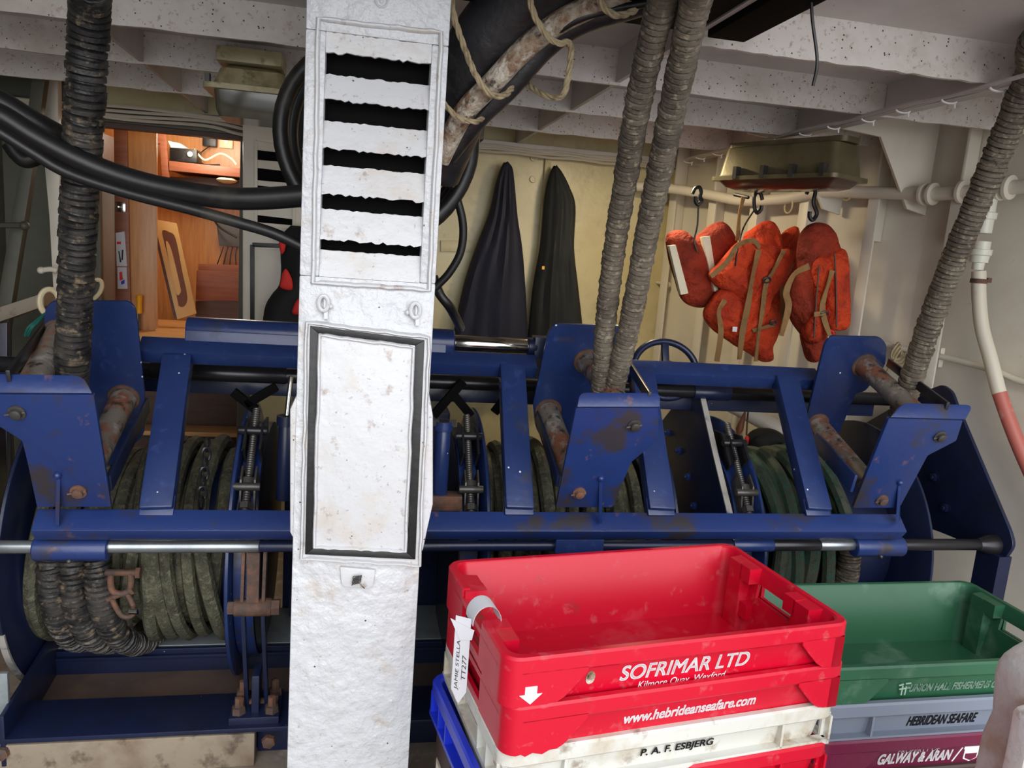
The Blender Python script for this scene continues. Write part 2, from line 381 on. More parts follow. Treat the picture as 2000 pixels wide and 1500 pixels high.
 lamptan=mat('tan weathered lamp casing', rgb(186, 176, 140), .4, .1, [(rgb(140, 126, 88), 9, .45, .65, .8), (rgb(80, 58, 40), 22, .58, .70, .7)], None, ((30, .2, .004),)),
 lampglass=mat('grimy lamp glass', rgb(96, 92, 78), .15, 0, [(rgb(70, 66, 54), 6, .45, .7, .6)]),
 lampred=mat('reddish lamp lens', rgb(74, 48, 38), .2, 0, [(rgb(70, 30, 22), 6, .45, .7, .6)]),
 pvc=mat('white pvc fitting', rgb(222, 222, 206), .35, 0, [(rgb(150, 170, 150), 12, .6, .76, .5)]),
 hosewhite=mat('white hose stained red lower down', rgb(212, 204, 186), .45, 0, [(rgb(176, 84, 60), 7, .6, .76, .5)]),
 hosered=mat('pinkish red hose', rgb(186, 104, 92), .45, 0, [(rgb(214, 186, 170), 9, .52, .7, .7), (rgb(160, 54, 50), 6, .5, .7, .7)]),
 bracket=mat('weathered grey white paint', rgb(176, 174, 172), .5, 0, [(rgb(146, 118, 94), 8, .48, .64, .7), (rgb(110, 84, 66), 18, .66, .8, .6)], None, ((26, .5, .008),)),
 cable=mat('painted cable', rgb(196, 188, 172), .5),
)

# ================================================================ THE SETTING
ZC, ZB = 2.26, 2.15           # deckhead plate, underside of its beams
YW = 4.3                      # back bulkhead
m = MB(); m.box((0.2, 0.0, -.03), (9, 9.2, .06)); struct(m, 'floor', M['deck'])
m = MB(); m.box((0.2, 2.65, ZC+.012), (6.2, 3.7, .024)); struct(m, 'ceiling', M['ceil'])
tn = [0]
def trim(mb, mt, bevel=0, label=None):
    tn[0] += 1
    return struct(mb, 'trim_%d' % tn[0], mt, label, bevel)
for y, x0, x1 in ((1.98, .80, 2.6), (2.54, -2.4, 2.42), (3.11, -2.25, 2.2), (3.70, -2.05, 1.96)):
    m = MB(); n = 60; pts = []
    for i in range(n+1):                      # slightly ragged, weld-spattered lower edge
        x = x0+(x1-x0)*i/n
        pts.append(V((x, y, ZB+random.uniform(-.0025, .0025))))
    m.prism([V((x0, y, ZC)), *pts, V((x1, y, ZC))], (0, .014, 0)); trim(m, M['beam'])
GX0, GX1 = atz(300, 143, ZB).x, atz(1140, 205, ZB).x
for x, y0 in ((GX0, 2.55), (GX1, 1.4)):       # deckhead girders
    for a, b in ((1.4, 1.97), (1.995, 2.535), (2.555, 3.105), (3.125, 3.695), (3.715, 4.28)):
        if a < y0-.2: continue
        m = MB(); m.box((x, (a+b)/2, (ZC+ZB)/2+.003), (.014, b-a, ZC-ZB-.006)); trim(m, M['ceil'])
# back bulkhead with its doorway
DX0, DX1, DZ1 = -1.315, -.642, 2.065
m = MB()
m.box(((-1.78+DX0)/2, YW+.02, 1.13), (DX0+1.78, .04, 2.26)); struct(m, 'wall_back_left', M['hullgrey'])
m = MB()
m.box(((DX1+1.75)/2, YW+.02, 1.13), (1.75-DX1, .04, 2.26))
m.box(((DX0+DX1)/2, YW+.02, (DZ1+ZC)/2), (DX1-DX0, .04, ZC-DZ1)); m.box(((DX0+DX1)/2, YW+.02, .15), (DX1-DX0, .04, .3))
struct(m, 'wall_back', M['cream'])
m = MB(); m.box((.55, YW-.04, 2.135), (2.3, .08, .05)); trim(m, M['ceil'], .004)            # ledge that carries the cables
m = MB(); m.box((-1.0, YW-.03, 2.115), (1.4, .06, .06)); trim(m, M['hullgrey'], .004)
m = MB(); m.box((.93+.05, YW-.012, 1.0), (.035, .024, 2.2)); trim(m, M['cream'], .006)       # vertical weld strip
m = MB(); 
for u, v in ((1042, 308), (1041, 350)):
    p = aty(u, v, YW-.004); m.lathe(p, (0, -1, 0), [(0, .02), (.006, .018), (.006, .012), (.002, .011), (.002, .001)], 20)
trim(m, M['cream'])
m = MB(); m.beam(aty(896, 470, YW-.006), aty(896, 492, YW-.006), .2, .012, (0, 1, 0)); trim(m, M['cream'], .003)

# starboard shell plating, frames and their knees
HR = [V((1.72, 4.32, 0)), V((2.30, 2.9, 0)), V((2.58, 1.9, 0)), V((2.80, .7, 0))]
m = MB()
for a, b in zip(HR, HR[1:]):
    d = (b-a).normalized(); nrm = V((-d.y, d.x, 0)); nrm = nrm if nrm.x > 0 else -nrm
    m.prism([a, b, b+nrm*.03, a+nrm*.03], (0, 0, 2.3))
struct(m, 'wall_right', M['hull'])
HN = (HR[1]-HR[0]).normalized(); HNI = V((HN.y, -HN.x, 0)); HNI = HNI if HNI.x < 0 else -HNI   # inward normal, aft panel
def onhull(u, v, off=0.0):
    p = onp(u, v, HR[0]+HNI*off, HNI)
    if p.y < 2.9:
        d = (HR[2]-HR[1]).normalized(); n2 = V((d.y, -d.x, 0)); n2 = n2 if n2.x < 0 else -n2
        p = onp(u, v, HR[1]+n2*off, n2)
    return p
for u in (1306, 1384, 1466, 1562, 1696, 1858):
    p = onhull(u, 470, .09); b = p-HNI*.085
    m = MB(); c = (p+b)/2
    m.prism([p+HN*.006, p-HN*.006, b-HN*.006, b+HN*.006], (0, 0, 1.97 if u < 1600 else 2.1))
    m.box((p.x, p.y, 1.0), (.012, .05, 1.95), math.atan2(HNI.y, HNI.x))
    trim(m, M['hull'], .003)
for u0, v0 in ((1822, 330), (1655, 322)):      # knees between beams and frames
    p = onhull(u0, v0, .02)
    m = MB(); m.prism([V((p.x, p.y, 2.25)), V((p.x, p.y, 1.86)), V((p.x-.09, p.y, 1.88)), V((p.x-.26, p.y, 2.15)), V((p.x-.5, p.y, 2.17)), V((p.x-.5, p.y, 2.25))], (0, .014, 0)); trim(m, M['hull'])
# port shell, plus an unseen stretch aft of the viewer, added to block light
HL = [V((-1.74, 4.32, 0)), V((-2.25, 3.2, 0)), V((-2.5, 1.8, 0)), V((-2.6, .7, 0)), V((-2.6, -3.5, 0))]
m = MB()
for a, b in zip(HL, HL[1:]):
    d = (b-a).normalized(); nrm = V((-d.y, d.x, 0)); nrm = nrm if nrm.x < 0 else -nrm
    m.prism([a, b, b+nrm*.03, a+nrm*.03], (0, 0, 2.3))
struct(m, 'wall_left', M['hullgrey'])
def yl(pts, Y, th, mt, bevel=.003):
    m = MB(); m.prism([aty(u, v, Y) for u, v in pts], (0, th, 0)); return trim(m, mt, bevel)
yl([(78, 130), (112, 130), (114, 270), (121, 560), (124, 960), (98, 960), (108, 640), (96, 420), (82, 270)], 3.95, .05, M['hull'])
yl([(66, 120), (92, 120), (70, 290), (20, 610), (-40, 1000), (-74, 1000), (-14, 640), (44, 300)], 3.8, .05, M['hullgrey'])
yl([(-190, 660), (86, 572), (86, 598), (-190, 696)], 3.75, .12, M['coaming'])
yl([(112, 192), (128, 192), (126, 700), (112, 700)], 4.2, .06, M['wooddark'])
yl([(-60, 640), (14, 630), (14, 1000), (-60, 1000)], 3.7, .05, M['bluedark'])
# cabin seen through the doorway: panelled walls, counter
m = MB(); m.box((-1.0, 5.62, 1.3), (1.7, .04, 2.1)); struct(m, 'wall_cabin_back', M['wood'])
m = MB(); m.box((-1.72, 4.98, 1.3), (.04, 1.25, 2.1)); struct(m, 'wall_cabin_left', M['wood'])
m = MB(); m.box((-.30, 4.98, 1.3), (.04, 1.25, 2.1)); struct(m, 'wall_cabin_right', M['wood'])
m = MB(); m.box((-1.0, 4.98, .27), (1.7, 1.25, .04)); struct(m, 'floor_cabin', M['wooddark'])
m = MB(); m.box((-1.0, 4.98, 2.3), (1.7, 1.25, .04)); struct(m, 'ceiling_cabin', M['woodpale'])
m = MB(); m.box(((DX0+DX1)/2, YW-.01, DZ1+.035), (DX1-DX0+.16, .05, .07)); m.box((DX1+.035, YW-.01, 1.15), (.06, .05, 1.83)); trim(m, M['hullgrey'], .004)
m = MB(); m.box(((DX0+DX1)/2, YW+.02, DZ1-.012), (DX1-DX0, .07, .024)); trim(m, M['wooddark'])
# door leaf swung into the cabin, with a rounded window
dx = (aty(228, 420, 4.75)-aty(178, 420, 4.36)); p0 = aty(172, 420, 4.36); p0.z = .32; ddir = V((dx.x, dx.y, 0)).normalized(); dl = .52
m = MB(); up = V((0, 0, 1)); dn = V((ddir.y, -ddir.x, 0)); hz = 1.72
def dpt(s, z): return p0+ddir*s+up*z
m.prism([dpt(0, 0), dpt(dl, 0), dpt(dl, .72), dpt(0, .72)], -dn*.035)
m.prism([dpt(0, 1.5), dpt(dl, 1.5), dpt(dl, hz), dpt(0, hz)], -dn*.035)
m.prism([dpt(0, .72), dpt(.07, .72), dpt(.07, 1.5), dpt(0, 1.5)], -dn*.035)
m.prism([dpt(dl-.09, .72), dpt(dl, .72), dpt(dl, 1.5), dpt(dl-.09, 1.5)], -dn*.035)
door = struct(m, 'door_1', M['wooddark'], 'brown cabin door with rounded window, swung open inwards')
m = MB(); m.prism([dpt(.07, .72), dpt(dl-.09, .72), dpt(dl-.09, 1.5), dpt(.07, 1.5)], -dn*.012); m.build('window_pane', M['glass'], door)
m = MB(); m.tube([dpt(.07, .73)+dn*.004, dpt(dl-.13, .73)+dn*.004, dpt(dl-.095, .77)+dn*.004, dpt(dl-.095, 1.5)+dn*.004], .008, 8); m.build('window_trim', M['steel'], door)

# ================================================================ VENT PILLAR
PY = 1.70
pil = thing('vent_pillar', 'tall white ventilation pillar with five black louvre slots and a gasketed hatch', 'ventilation pillar', (0.015, PY+.11, 0))
px0, px1 = -.131, .158
slots = [((633, 100), (633, 140)), ((632, 193), (632, 232)), ((629, 288), (629, 320)), ((628, 378), (628, 407)), ((626, 467), (626, 488))]
sx0, sx1 = aty(631, 300, PY).x-.001, aty(831, 300, PY).x+.002
zt, zb = aty(632, 60, PY).z, aty(625, 540, PY).z
m = MB()
m.box(((px0+sx0)/2, PY+.03, (zt+zb)/2), (sx0-px0, .06, zt-zb)); m.box(((px1+sx1)/2, PY+.03, (zt+zb)/2), (px1-sx1, .06, zt-zb))
m.box(((px0+px1)/2, PY+.03, (zt+2.25)/2), (px1-px0, .06, 2.25-zt)); m.box(((px0+px1)/2, PY+.03, zb/2), (px1-px0, .06, zb))
m.box(((px0+px1)/2, PY+.14, 1.125), (px1-px0, .16, 2.25))
body = m.build('body', M['whiterough'], pil, .004)
m = MB(); m.prism([aty(u, v, PY+.004) for u, v in ((592, 742), (566, 800), (566, 1040), (585, 1078), (826, 1078), (836, 1030), (846, 985), (846, 812), (838, 765))], (0, .05, 0)); m.build('side_flange', M['white'], pil, .006)
m = MB(); m.box(((sx0+sx1)/2, PY+.055, (zt+zb)/2), (sx1-sx0+.01, .006, zt-zb)); m.build('dark_recess', M['void'], pil)  # black sheet standing in for the shade inside the vent
rnd = random.Random(3); prevz = zt
edges = [(aty(*a, PY).z, aty(*b, PY).z) for a, b in slots]+[(zb, None)]
for i, (a, b) in enumerate(edges):
    m = MB(); n = 26; top = []; bot = []
    for k in range(n+1):
        x = sx0+(sx1-sx0)*k/n
        bot.append(V((x, PY+.002, a+rnd.uniform(-.003, .003) if i < 5 else a)))
        top.append(V((x, PY+.020 if i else PY+.004, prevz+rnd.uniform(-.0015, .0015))))
    m.prism(bot+top[::-1], (0, .008, 0)); m.build('louvre_blade', M['white'], pil)
    prevz = b
def border(pts, wd, ht, name, mt, parent, Y=PY, rag=.0012, seed=5):
    r2 = random.Random(seed); P = []
    W = [aty(u, v, Y) for u, v in pts]
    for i in range(len(W)):
        a, b = W[i], W[(i+1) % len(W)]
        for k in range(14): P.append(a.lerp(b, k/14)+V((r2.uniform(-rag, rag), 0, r2.uniform(-rag, rag))))
    m = MB(); n = len(P); rs = []
    for i in range(n):
        t = (P[(i+1) % n]-P[i-1]).normalized(); s = V((t.z, 0, -t.x))
        rs.append([P[i]+s*(wd/2*math.cos(q))+V((0, -ht*max(0, math.sin(q))+.002*(math.sin(q) < -.1), 0)) for q in [2*math.pi*j/10 for j in range(10)]])
    m.rings(rs, True); return m.build(name, mt, parent)
border([(622, 38), (862, 64), (838, 566), (612, 552)], .011, .009, 'louvre_border', M['white'], pil)
m = MB(); m.prism([aty(u, v, PY+.001) for u, v in ((598, 628), (838, 656), (820, 1102), (588, 1088))], (0, -.009, 0)); hat = m.build('hatch_frame', M['white'], pil, .003)
border([(600, 630), (837, 658), (819, 1100), (590, 1087)], .010, .017, 'weld_bead', M['white'], hat, PY, .0016)
m = MB()
go = [(606, 636), (829, 664), (811, 1091), (596, 1081)]; gi = [(622, 650), (811, 674), (795, 1078), (611, 1070)]
for i in range(4):
    j = (i+1) % 4; m.prism([aty(*go[i], PY-.008), aty(*go[j], PY-.008), aty(*gi[j], PY-.008), aty(*gi[i], PY-.008)], (0, -.006, 0))
m.build('gasket', M['black'], hat, .0015)
m = MB(); m.prism([aty(u, v, PY-.008) for u, v in ((622, 650), (811, 674), (795, 1078), (611, 1070))], (0, -.007, 0)); cov = m.build('hatch_cover', M['white'], pil, .003)
border([(625, 654), (808, 678), (792, 1075), (614, 1067)], .009, .010, 'cover_bead', M['white'], cov, PY-.012, .0015, 9)
for u, v in ((632, 592), (811, 606)):
    m = MB(); c = aty(u, v, PY-.008)
    m.tube([c+V((.010*math.sin(a), -.004, .016*math.cos(a))) for a in [2*math.pi*k/16 for k in range(16)]], .0045, 8, True)
    m.beam(c+V((.004, .006, .012)), c+V((.006, .0, -.034)), .008, .01, (0, 1, 0)); m.ball(c+V((.014 if u < 700 else -.016, .002, -.006)), .006)
    m.build('eyelet', M['white'], pil)
m = MB(); m.prism([aty(u, v, PY) for u, v in ((664, 1104), (733, 1110), (729, 1140), (722, 1146), (674, 1143), (667, 1138))], (0, -.010, 0)); lat = m.build('latch_plate', M['white'], pil, .003)
m = MB(); c = aty(697, 1130, PY-.012); m.cyl(c, c+V((0, -.014, -.002)), .006, 10)
for k in range(3): m.tube([c+V(((.009+.001*k)*math.sin(a+k), -.006-.002*k, (.009+.0015*k)*math.cos(a*1.1))) for a in [2*math.pi*q/18 for q in range(18)]], .0011, 5, True)
m.tube(catmull([c+V((.004, -.01, -.004)), c+V((.012, -.014, -.012)), c+V((.018, -.010, -.020))], 6), .0011, 5); m.build('twisted_wire', M['steel'], lat)
m = MB(); c = aty(745, 2, PY); m.tube([c+V((.012*math.sin(a), -.002, .012*math.cos(a))) for a in [2*math.pi*k/20 for k in range(20)]], .002, 6, True); m.ball(c, .005, (1, .5, 1)); m.build('drilled_boss', M['white'], pil)
XC = atz(1700, 236, ZB).x+.012
for a, b in ((1.3, 1.97), (1.995, 2.535), (2.555, 3.105), (3.125, 3.695), (3.715, 4.28)):
    if XC > HR[0].x+.45*(4.3-b)/1.4+.2: continue
    m = MB(); m.box((XC, (a+b)/2, (ZC+ZB)/2+.003), (.05, b-a, ZC-ZB-.006)); trim(m, M['ceil'])

# ================================================================ TRAWL WINCH (drums, base, shafts)
CY, CZ, RF = 2.75, .52, .48
win = thing('trawl_winch', 'long blue three-drum trawl winch bolted to the deck below the wheelhouse bulkhead', 'winch', (.6, CY, 0))
def drum(x0, x1, mtL, mtR, core=.27):
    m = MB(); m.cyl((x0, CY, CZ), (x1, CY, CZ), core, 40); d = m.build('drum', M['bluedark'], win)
    for x, mt in ((x0, mtL), (x1, mtR)):
        m = MB(); m.lathe((x-.007, CY, CZ), (1, 0, 0), [(0, .05), (0, RF-.004), (.003, RF), (.011, RF), (.014, RF-.004), (.014, .05)], 72)
        m.build('flange', mt, d)
    return d
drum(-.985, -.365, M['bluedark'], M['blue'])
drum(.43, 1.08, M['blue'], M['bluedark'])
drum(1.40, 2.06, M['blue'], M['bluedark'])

m = MB(); m.cyl((-1.3, CY, CZ), (2.24, CY, CZ), .05, 24); m.build('drum_shaft', M['roddark'], win)
# base: front and rear flanged beams, rusty trough, galvanised platform
yF = atz(200, 1440, .125).y
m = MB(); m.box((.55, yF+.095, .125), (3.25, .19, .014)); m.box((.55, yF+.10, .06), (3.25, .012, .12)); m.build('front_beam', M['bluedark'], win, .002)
xk = aty(497, 1450, yF).x
m = MB(); m.box(((xk-1.3)/2, yF+.03, .055), (xk+1.3, .05, .11)); m.build('coaming', M['coaming'], win, .006)
m = MB(); m.box(((xk+2.1)/2, yF+.10, .05), (2.1-xk, .05, .10)); m.build('base_web', M['bluedark'], win, .002)
m = MB(); m.box((.5, 2.57, .05), (3.0, .46, .02)); m.build('trough', M['brown'], win)
yb0, yb1, yb2 = atz(350, 1290, .10).y, atz(350, 1262, .14).y, atz(350, 1222, .14).y
m = MB(); m.box((.45, yb0+.05, .115), (2.9, .11, .012)); m.box((.45, yb0+.006, .085), (2.9, .012, .07)); m.box((.45, yb1-.01, .132), (2.9, .02, .02)); m.build('rear_beam', M['bluedark'], win, .002)
m = MB(); m.box((.45, (yb1+yb2)/2+.06, .135), (2.9, yb2-yb1+.12, .02)); m.build('platform', M['silver'], win, .002)
m = MB(); m.beam(aty(5, 1449, yF)+V((0, 0, 0)), V((-.98, 2.75, .14)), .012, .16); m.build('base_gusset', M['bluedark'], win, .002)
m = MB(); c = aty(18, 1360, 2.24); m.box((c.x-.06, 2.24, .20), (.12, .014, .20)); m.build('support_plate', M['silver'], win, .002)
for u, v in ((4, 1470), (525, 1447)):
    m = MB(); c = aty(u, v, yF+.004); m.ball(c, .02, (1, .8, 1)); m.lathe(c, (0, -1, 0), [(0, .022), (.012, .02), (.016, .012)], 6); m.build('base_bolt', M['rust'], win)
# starboard end plate and its legs
XE = 2.22
pts = [atx(1826, 756, XE), atx(1840, 751, XE), atx(1858, 764, XE), atx(1870, 796, XE), atx(1973, 1040, XE), atx(1979, 1066, XE), atx(1962, 1092, XE)]
pts += [V((XE, pts[-1].y+.30, pts[-1].z-.02)), V((XE, 2.86, .60)), V((XE, 3.05, .9)), V((XE, pts[0].y+.12, pts[0].z-.06))]
m = MB(); m.prism(fillet(pts, .02), (.014, 0, 0)); ep = m.build('end_plate', M['bluedark'], win, .002)
for u, v in ((1826, 932), (1848, 992)):
    m = MB(); m.bolt(atx(u, v, XE), (-1, 0, 0), .016, .012); m.build('plate_bolt', M['bluedark'], ep)
pr = pts[5]
m = MB(); m.box((XE+.0, pr.y+.07, pr.z/2-.02), (.05, .10, pr.z-.06)); m.build('end_leg', M['bluedark'], win)
m = MB(); m.box((XE-.0, 2.85, .32), (.014, .12, .64)); m.build('end_leg', M['blue'], win)
m = MB(); m.prism(fillet([V((-1.26, 2.15, .66)), V((-1.26, 2.15, .80)), V((-1.26, 2.66, 1.22)), V((-1.26, 2.80, 1.22)), V((-1.26, 3.0, .9)), V((-1.26, 3.0, .06)), V((-1.26, 2.3, .06)), V((-1.26, 2.3, .5))], .04), (.014, 0, 0)); m.build('end_plate', M['bluedark'], win, .002)
# bearing plate between the middle and starboard drums
XB = 1.29
pts = [atx(1346, 753, XB), atx(1362, 756, XB), atx(1392, 890, XB), atx(1416, 990, XB), atx(1432, 1065, XB)]
pts += [V((XB, pts[-1].y+.02, .13)), V((XB, 3.1, .13)), V((XB, 3.1, .75)), atx(1288, 828, XB)]
m = MB(); m.prism(pts, (.022, 0, 0)); bp_ = m.build('bearing_plate', M['bluedark'], win, .002)
m = MB(); P5 = pts[:5]
for a, b in zip(P5[1:], P5[2:]): m.beam(a+V((.011, -.003, 0)), b+V((.011, -.003, 0)), .021, .006, (0, -1, 0))
m.build('scraped_edge', M['blueedge'], bp_)
for u, v in ((1306, 845), (1327, 880), (1345, 931), (1357, 988)):
    m = MB(); m.bolt(atx(u, v, XB), (-1, 0, 0), .014, .012); m.build('plate_bolt', M['blue'], bp_)
m = MB(); c = atx(1358, 756, XB); m.cyl(c+V((.02, 0, -.02)), c+V((.05, 0, -.02)), .04); m.build('boss', M['steel'], bp_)
# shafts
def X_at(u, v, Y): return aty(u, v, Y).x
zR = (aty(300, 1069, 2.19).z+aty(1540, 1063, 2.19).z)/2
m = MB(); m.cyl((-1.35, 2.19, zR), (X_at(507, 1069, 2.19), 2.19, zR), .018); m.build('guide_shaft', M['rod'], win)
m = MB(); m.cyl((X_at(507, 1069, 2.19), 2.19, zR), (X_at(1430, 1063, 2.19), 2.19, zR), .0165); m.build('guide_shaft', M['bluedark'], win)
m = MB(); m.cyl((X_at(1430, 1063, 2.19), 2.19, zR), (X_at(1508, 1063, 2.19), 2.19, zR), .022); m.build('shaft_collar', M['blue'], win)
m = MB(); m.cyl((X_at(1508, 1063, 2.19), 2.19, zR), (X_at(1600, 1063, 2.19), 2.19, zR), .02); m.build('guide_shaft', M['roddark'], win)
m = MB(); m.cyl((X_at(1600, 1063, 2.19), 2.19, zR), (X_at(1680, 1063, 2.19), 2.19, zR), .02); m.build('guide_shaft', M['rod'], win)
m = MB(); m.cyl((X_at(1680, 1063, 2.19), 2.19, zR), (2.225, 2.19, zR), .02); m.build('guide_shaft', M['roddark'], win)
m = MB(); m.lathe((2.20, 2.19, zR), (1, 0, 0), [(-.05, .021), (-.01, .034), (.02, .036), (.022, .01)], 24); m.build('shaft_collar', M['roddark'], win)
zS = (aty(420, 731, 2.72).z+aty(1450, 766, 2.72).z)/2
m = MB(); m.cyl((-1.3, 2.72, zS), (2.22, 2.72, zS), .026); m.build('rear_shaft', M['roddark'], win)
m = MB(); m.cyl((X_at(295, 728, 2.72), 2.72, zS), (X_at(560, 738, 2.72), 2.72, zS), .03); m.build('shaft_sleeve', M['roddark'], win)
m = MB(); m.cyl((X_at(1352, 766, 2.72), 2.72, zS), (X_at(1424, 766, 2.72), 2.72, zS), .031); m.build('shaft_collar', M['bluedark'], win)
m = MB(); c = V((X_at(1826, 770, 2.72), 2.72, zS)); m.lathe(c, (1, 0, 0), [(-.03, .02), (-.01, .045), (.03, .05), (.05, .046), (.06, .02)], 24); m.build('shaft_collar', M['steel'], win)
m = MB(); m.box((.45, 2.80, zS-.06), (3.3, .05, .05)); m.build('cross_tube', M['bluedark'], win, .004)
# band brakes
def arc(X, r, a0, a1, wd, th, n=40):
    m = MB(); rs = []
    for k in range(n+1):
        a = R_(a0+(a1-a0)*k/n); c, s = math.cos(a), math.sin(a)
        rs.append([V((X+dx_, CY+(r+dr)*c, CZ+(r+dr)*s)) for dx_, dr in ((-wd/2, 0), (wd/2, 0), (wd/2, th), (-wd/2, th))])
    return m.rings(rs)
def pc(X, r, a): return V((X, CY+r*math.cos(R_(a)), CZ+r*math.sin(R_(a))))
def brake(X, tilt=0):
    m = MB(); m.cyl((X-.035, CY, CZ), (X+.035, CY, CZ), .405, 56); br = m.build('brake_drum', M['roddark'], win)
    arc(X, .408, 100, 262, .058, .006).build('brake_band', M['bluegrease'], br)
    for s in (-1, 1):
        m = MB(); P = [pc(X+s*.021, .414, 133), pc(X+s*.021, .412, 158), pc(X+s*.021, .43, 154), pc(X+s*.021, .485, 139), pc(X+s*.021, .48, 133)]
        m.prism(P, (.006, 0, 0)); m.build('band_lug', M['steel'], br, .001)
        m = MB(); P = [pc(X+s*.025, .42, 104), pc(X+s*.025, .42, 126), pc(X+s*.025, .50, 127), pc(X+s*.025, .52, 116), pc(X+s*.025, .47, 103)]
        m.prism(P, (.008, 0, 0)); m.build('lever_cheek', M['roddark'], br, .001)
    m = MB(); a, b = pc(X, .455, 146), pc(X, .50, 112); d = (b-a).normalized(); L = (b-a).length
    m.lathe(a-d*.05, d, [(q, .013 if int(q/.004) % 2 else .011) for q in [.004*i for i in range(int((L+.1)/.004))]], 14)
    m.lathe(a, d, [(-.03, .022), (-.01, .022)], 6); m.lathe(a, d, [(.03, .026), (.07, .026)], 14); m.build('tension_screw', M['steel'], br)
    m = MB(); m.cyl(pc(X-.04, .47, 141), pc(X+.04, .47, 141), .013); m.build('pivot_pin', M['steel'], br)
    m = MB(); m.cyl(pc(X-.045, .50, 118), pc(X+.045, .50, 118), .014); m.build('pivot_pin', M['roddark'], br)
    return br
b1 = brake(-.325); b2 = brake(.375); b3 = brake(1.355)
arc(-.985, RF-.004, 196, 318, .018, .008).build('worn_rim', M['blueedge'], win)
# exposed lower linkage of the port brake
c = aty(494, 1186, 2.20)
m = MB(); m.cyl(c-V((.052, 0, 0)), c+V((.052, 0, 0)), .026, 16); m.lathe(c-V((.07, 0, 0)), (1, 0, 0), [(0, .02), (.018, .02)], 6); m.lathe(c+V((.052, 0, 0)), (1, 0, 0), [(0, .024), (.024, .024)], 6)
m.beam(c+V((0, .0, 0)), c+V((0, .01, .17)), .034, .03, (0, -1, 0)); m.build('clevis', M['rust'], b1)
for s in (-1, 1):
    m = MB(); m.beam(c+V((s*.028, -.0, -.0)), aty(503+s*19, 1395, yF+.10), .012, .026, (0, -1, 0)); m.build('brake_link', M['bluedark'], b1, .002)
    m = MB(); m.beam(c+V((s*.030, .0, .02)), c+V((s*.03, .03, .20)), .010, .03, (0, -1, 0)); m.build('brake_link', M['rust'], b1, .002)
m = MB(); q = aty(503, 1372, yF+.10); m.cyl(q-V((.05, 0, 0)), q+V((.05, 0, 0)), .014, 12); m.lathe(q+V((.042, 0, 0)), (1, 0, 0), [(0, .026), (.02, .026)], 6); m.lathe(q-V((.055, 0, 0)), (1, 0, 0), [(0, .022), (.016, .022)], 6); m.build('anchor_pin', M['rust'], b1)
m = MB(); q = V((q.x, yF+.09, .132)); m.box(q+V((0, 0, .012)), (.145, .15, .024)); m.box(q+V((0, -.01, .08)), (.022, .08, .13)); m.build('anchor_bracket', M['bluedark'], b1, .002)
for sx_ in (-.048, .048):
    for sy_ in (-.045, .045):
        m = MB(); m.lathe(q+V((sx_, sy_, .024)), (0, 0, 1), [(0, .022), (.02, .02), (.022, .013), (.05, .012), (.052, .008)], 6); m.build('anchor_bolt', M['rust'], b1)
# small actuating cylinders beside the brakes
def jack(u0, v0, u1, v1, Y, r, rodend, mt):
    a, b = aty(u0, v0, Y), aty(u1, v1, Y)
    m = MB(); m.cyl(a, b, r, 16); m.lathe(b, b-a, [(-.03, r*1.25), (0, r*1.25)], 16); j = m.build('brake_jack', mt, win)
    if rodend: m = MB(); m.cyl(b, aty(*rodend, Y+.04), r*.32, 10); m.build('jack_rod', M['chrome'], j)
    return j
jack(553, 975, 560, 812, 2.42, .024, (569, 735), M['bluedark'])
j = jack(858, 965, 866, 822, 2.40, .026, None, M['blue'])
for u in (850, 883):
    m = MB(); m.lathe(aty(u, 826, 2.39), (1, 0, 0), [(-.01, .012), (.012, .012)], 6); m.build('jack_nut', M['steel'], j)
m = MB(); m.box(aty(862, 978, 2.40), (.13, .06, .05)); m.build('jack_foot', M['rust'], j, .003)
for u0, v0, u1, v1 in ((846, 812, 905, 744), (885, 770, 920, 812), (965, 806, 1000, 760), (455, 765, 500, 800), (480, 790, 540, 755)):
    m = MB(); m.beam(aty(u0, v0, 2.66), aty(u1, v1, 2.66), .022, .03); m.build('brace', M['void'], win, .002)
for x, wd_ in ((-.20, .05), (.05, .62)):
    m = MB(); m.box((x, 3.04 if wd_ > .1 else 2.95, .5), (wd_, .22, .9)); m.build('gear_housing', M['bluedark'], win, .01)
m = MB(); m.lathe((-.20, 2.80, .62), (1, 0, 0), [(0, .16), (.02, .24), (.34, .24), (.36, .16)], 40); m.build('gearbox', M['bluedark'], win)

# ================================================================ SLIDING SPOOLING FRAME WITH FAIRLEADS
A_ = V((0, .934, .358)); P_ = V((0, -.358, .934)); LCG = .43
F0 = V((0, 2.155, .832)); B0 = F0+A_*LCG
def fp(u, v, off=0): return onp(u, v, F0+A_*off, A_)
def bp(u, v, off=0): return onp(u, v, B0+A_*off, A_)
spo = thing('spooling_frame', 'blue sliding spooling frame with three roller fairleads across the front of the winch', 'winch frame', (.5, 2.3, .72))
zc = aty(600, 1033, 2.13).z-.007
xl, xr = aty(62, 1040, 2.14).x, aty(1768, 1040, 2.14).x
m = MB(); prof = [(2.18, zc+.045), (2.13, zc), (2.158, zc-.038), (2.21, zc+.006)]
m.prism([V((xl, y, z)) for y, z in prof], (xr-xl, 0, 0)); m.build('lower_bar', M['bluegrease'], spo, .005)
m = MB(); m.beam(V((xl+.02, 2.175, zc+.03)), V((xl+.02, 2.175, zc+.03))+V((.42, 0, 0)), .07, .02, (0, -.7, .7)); 
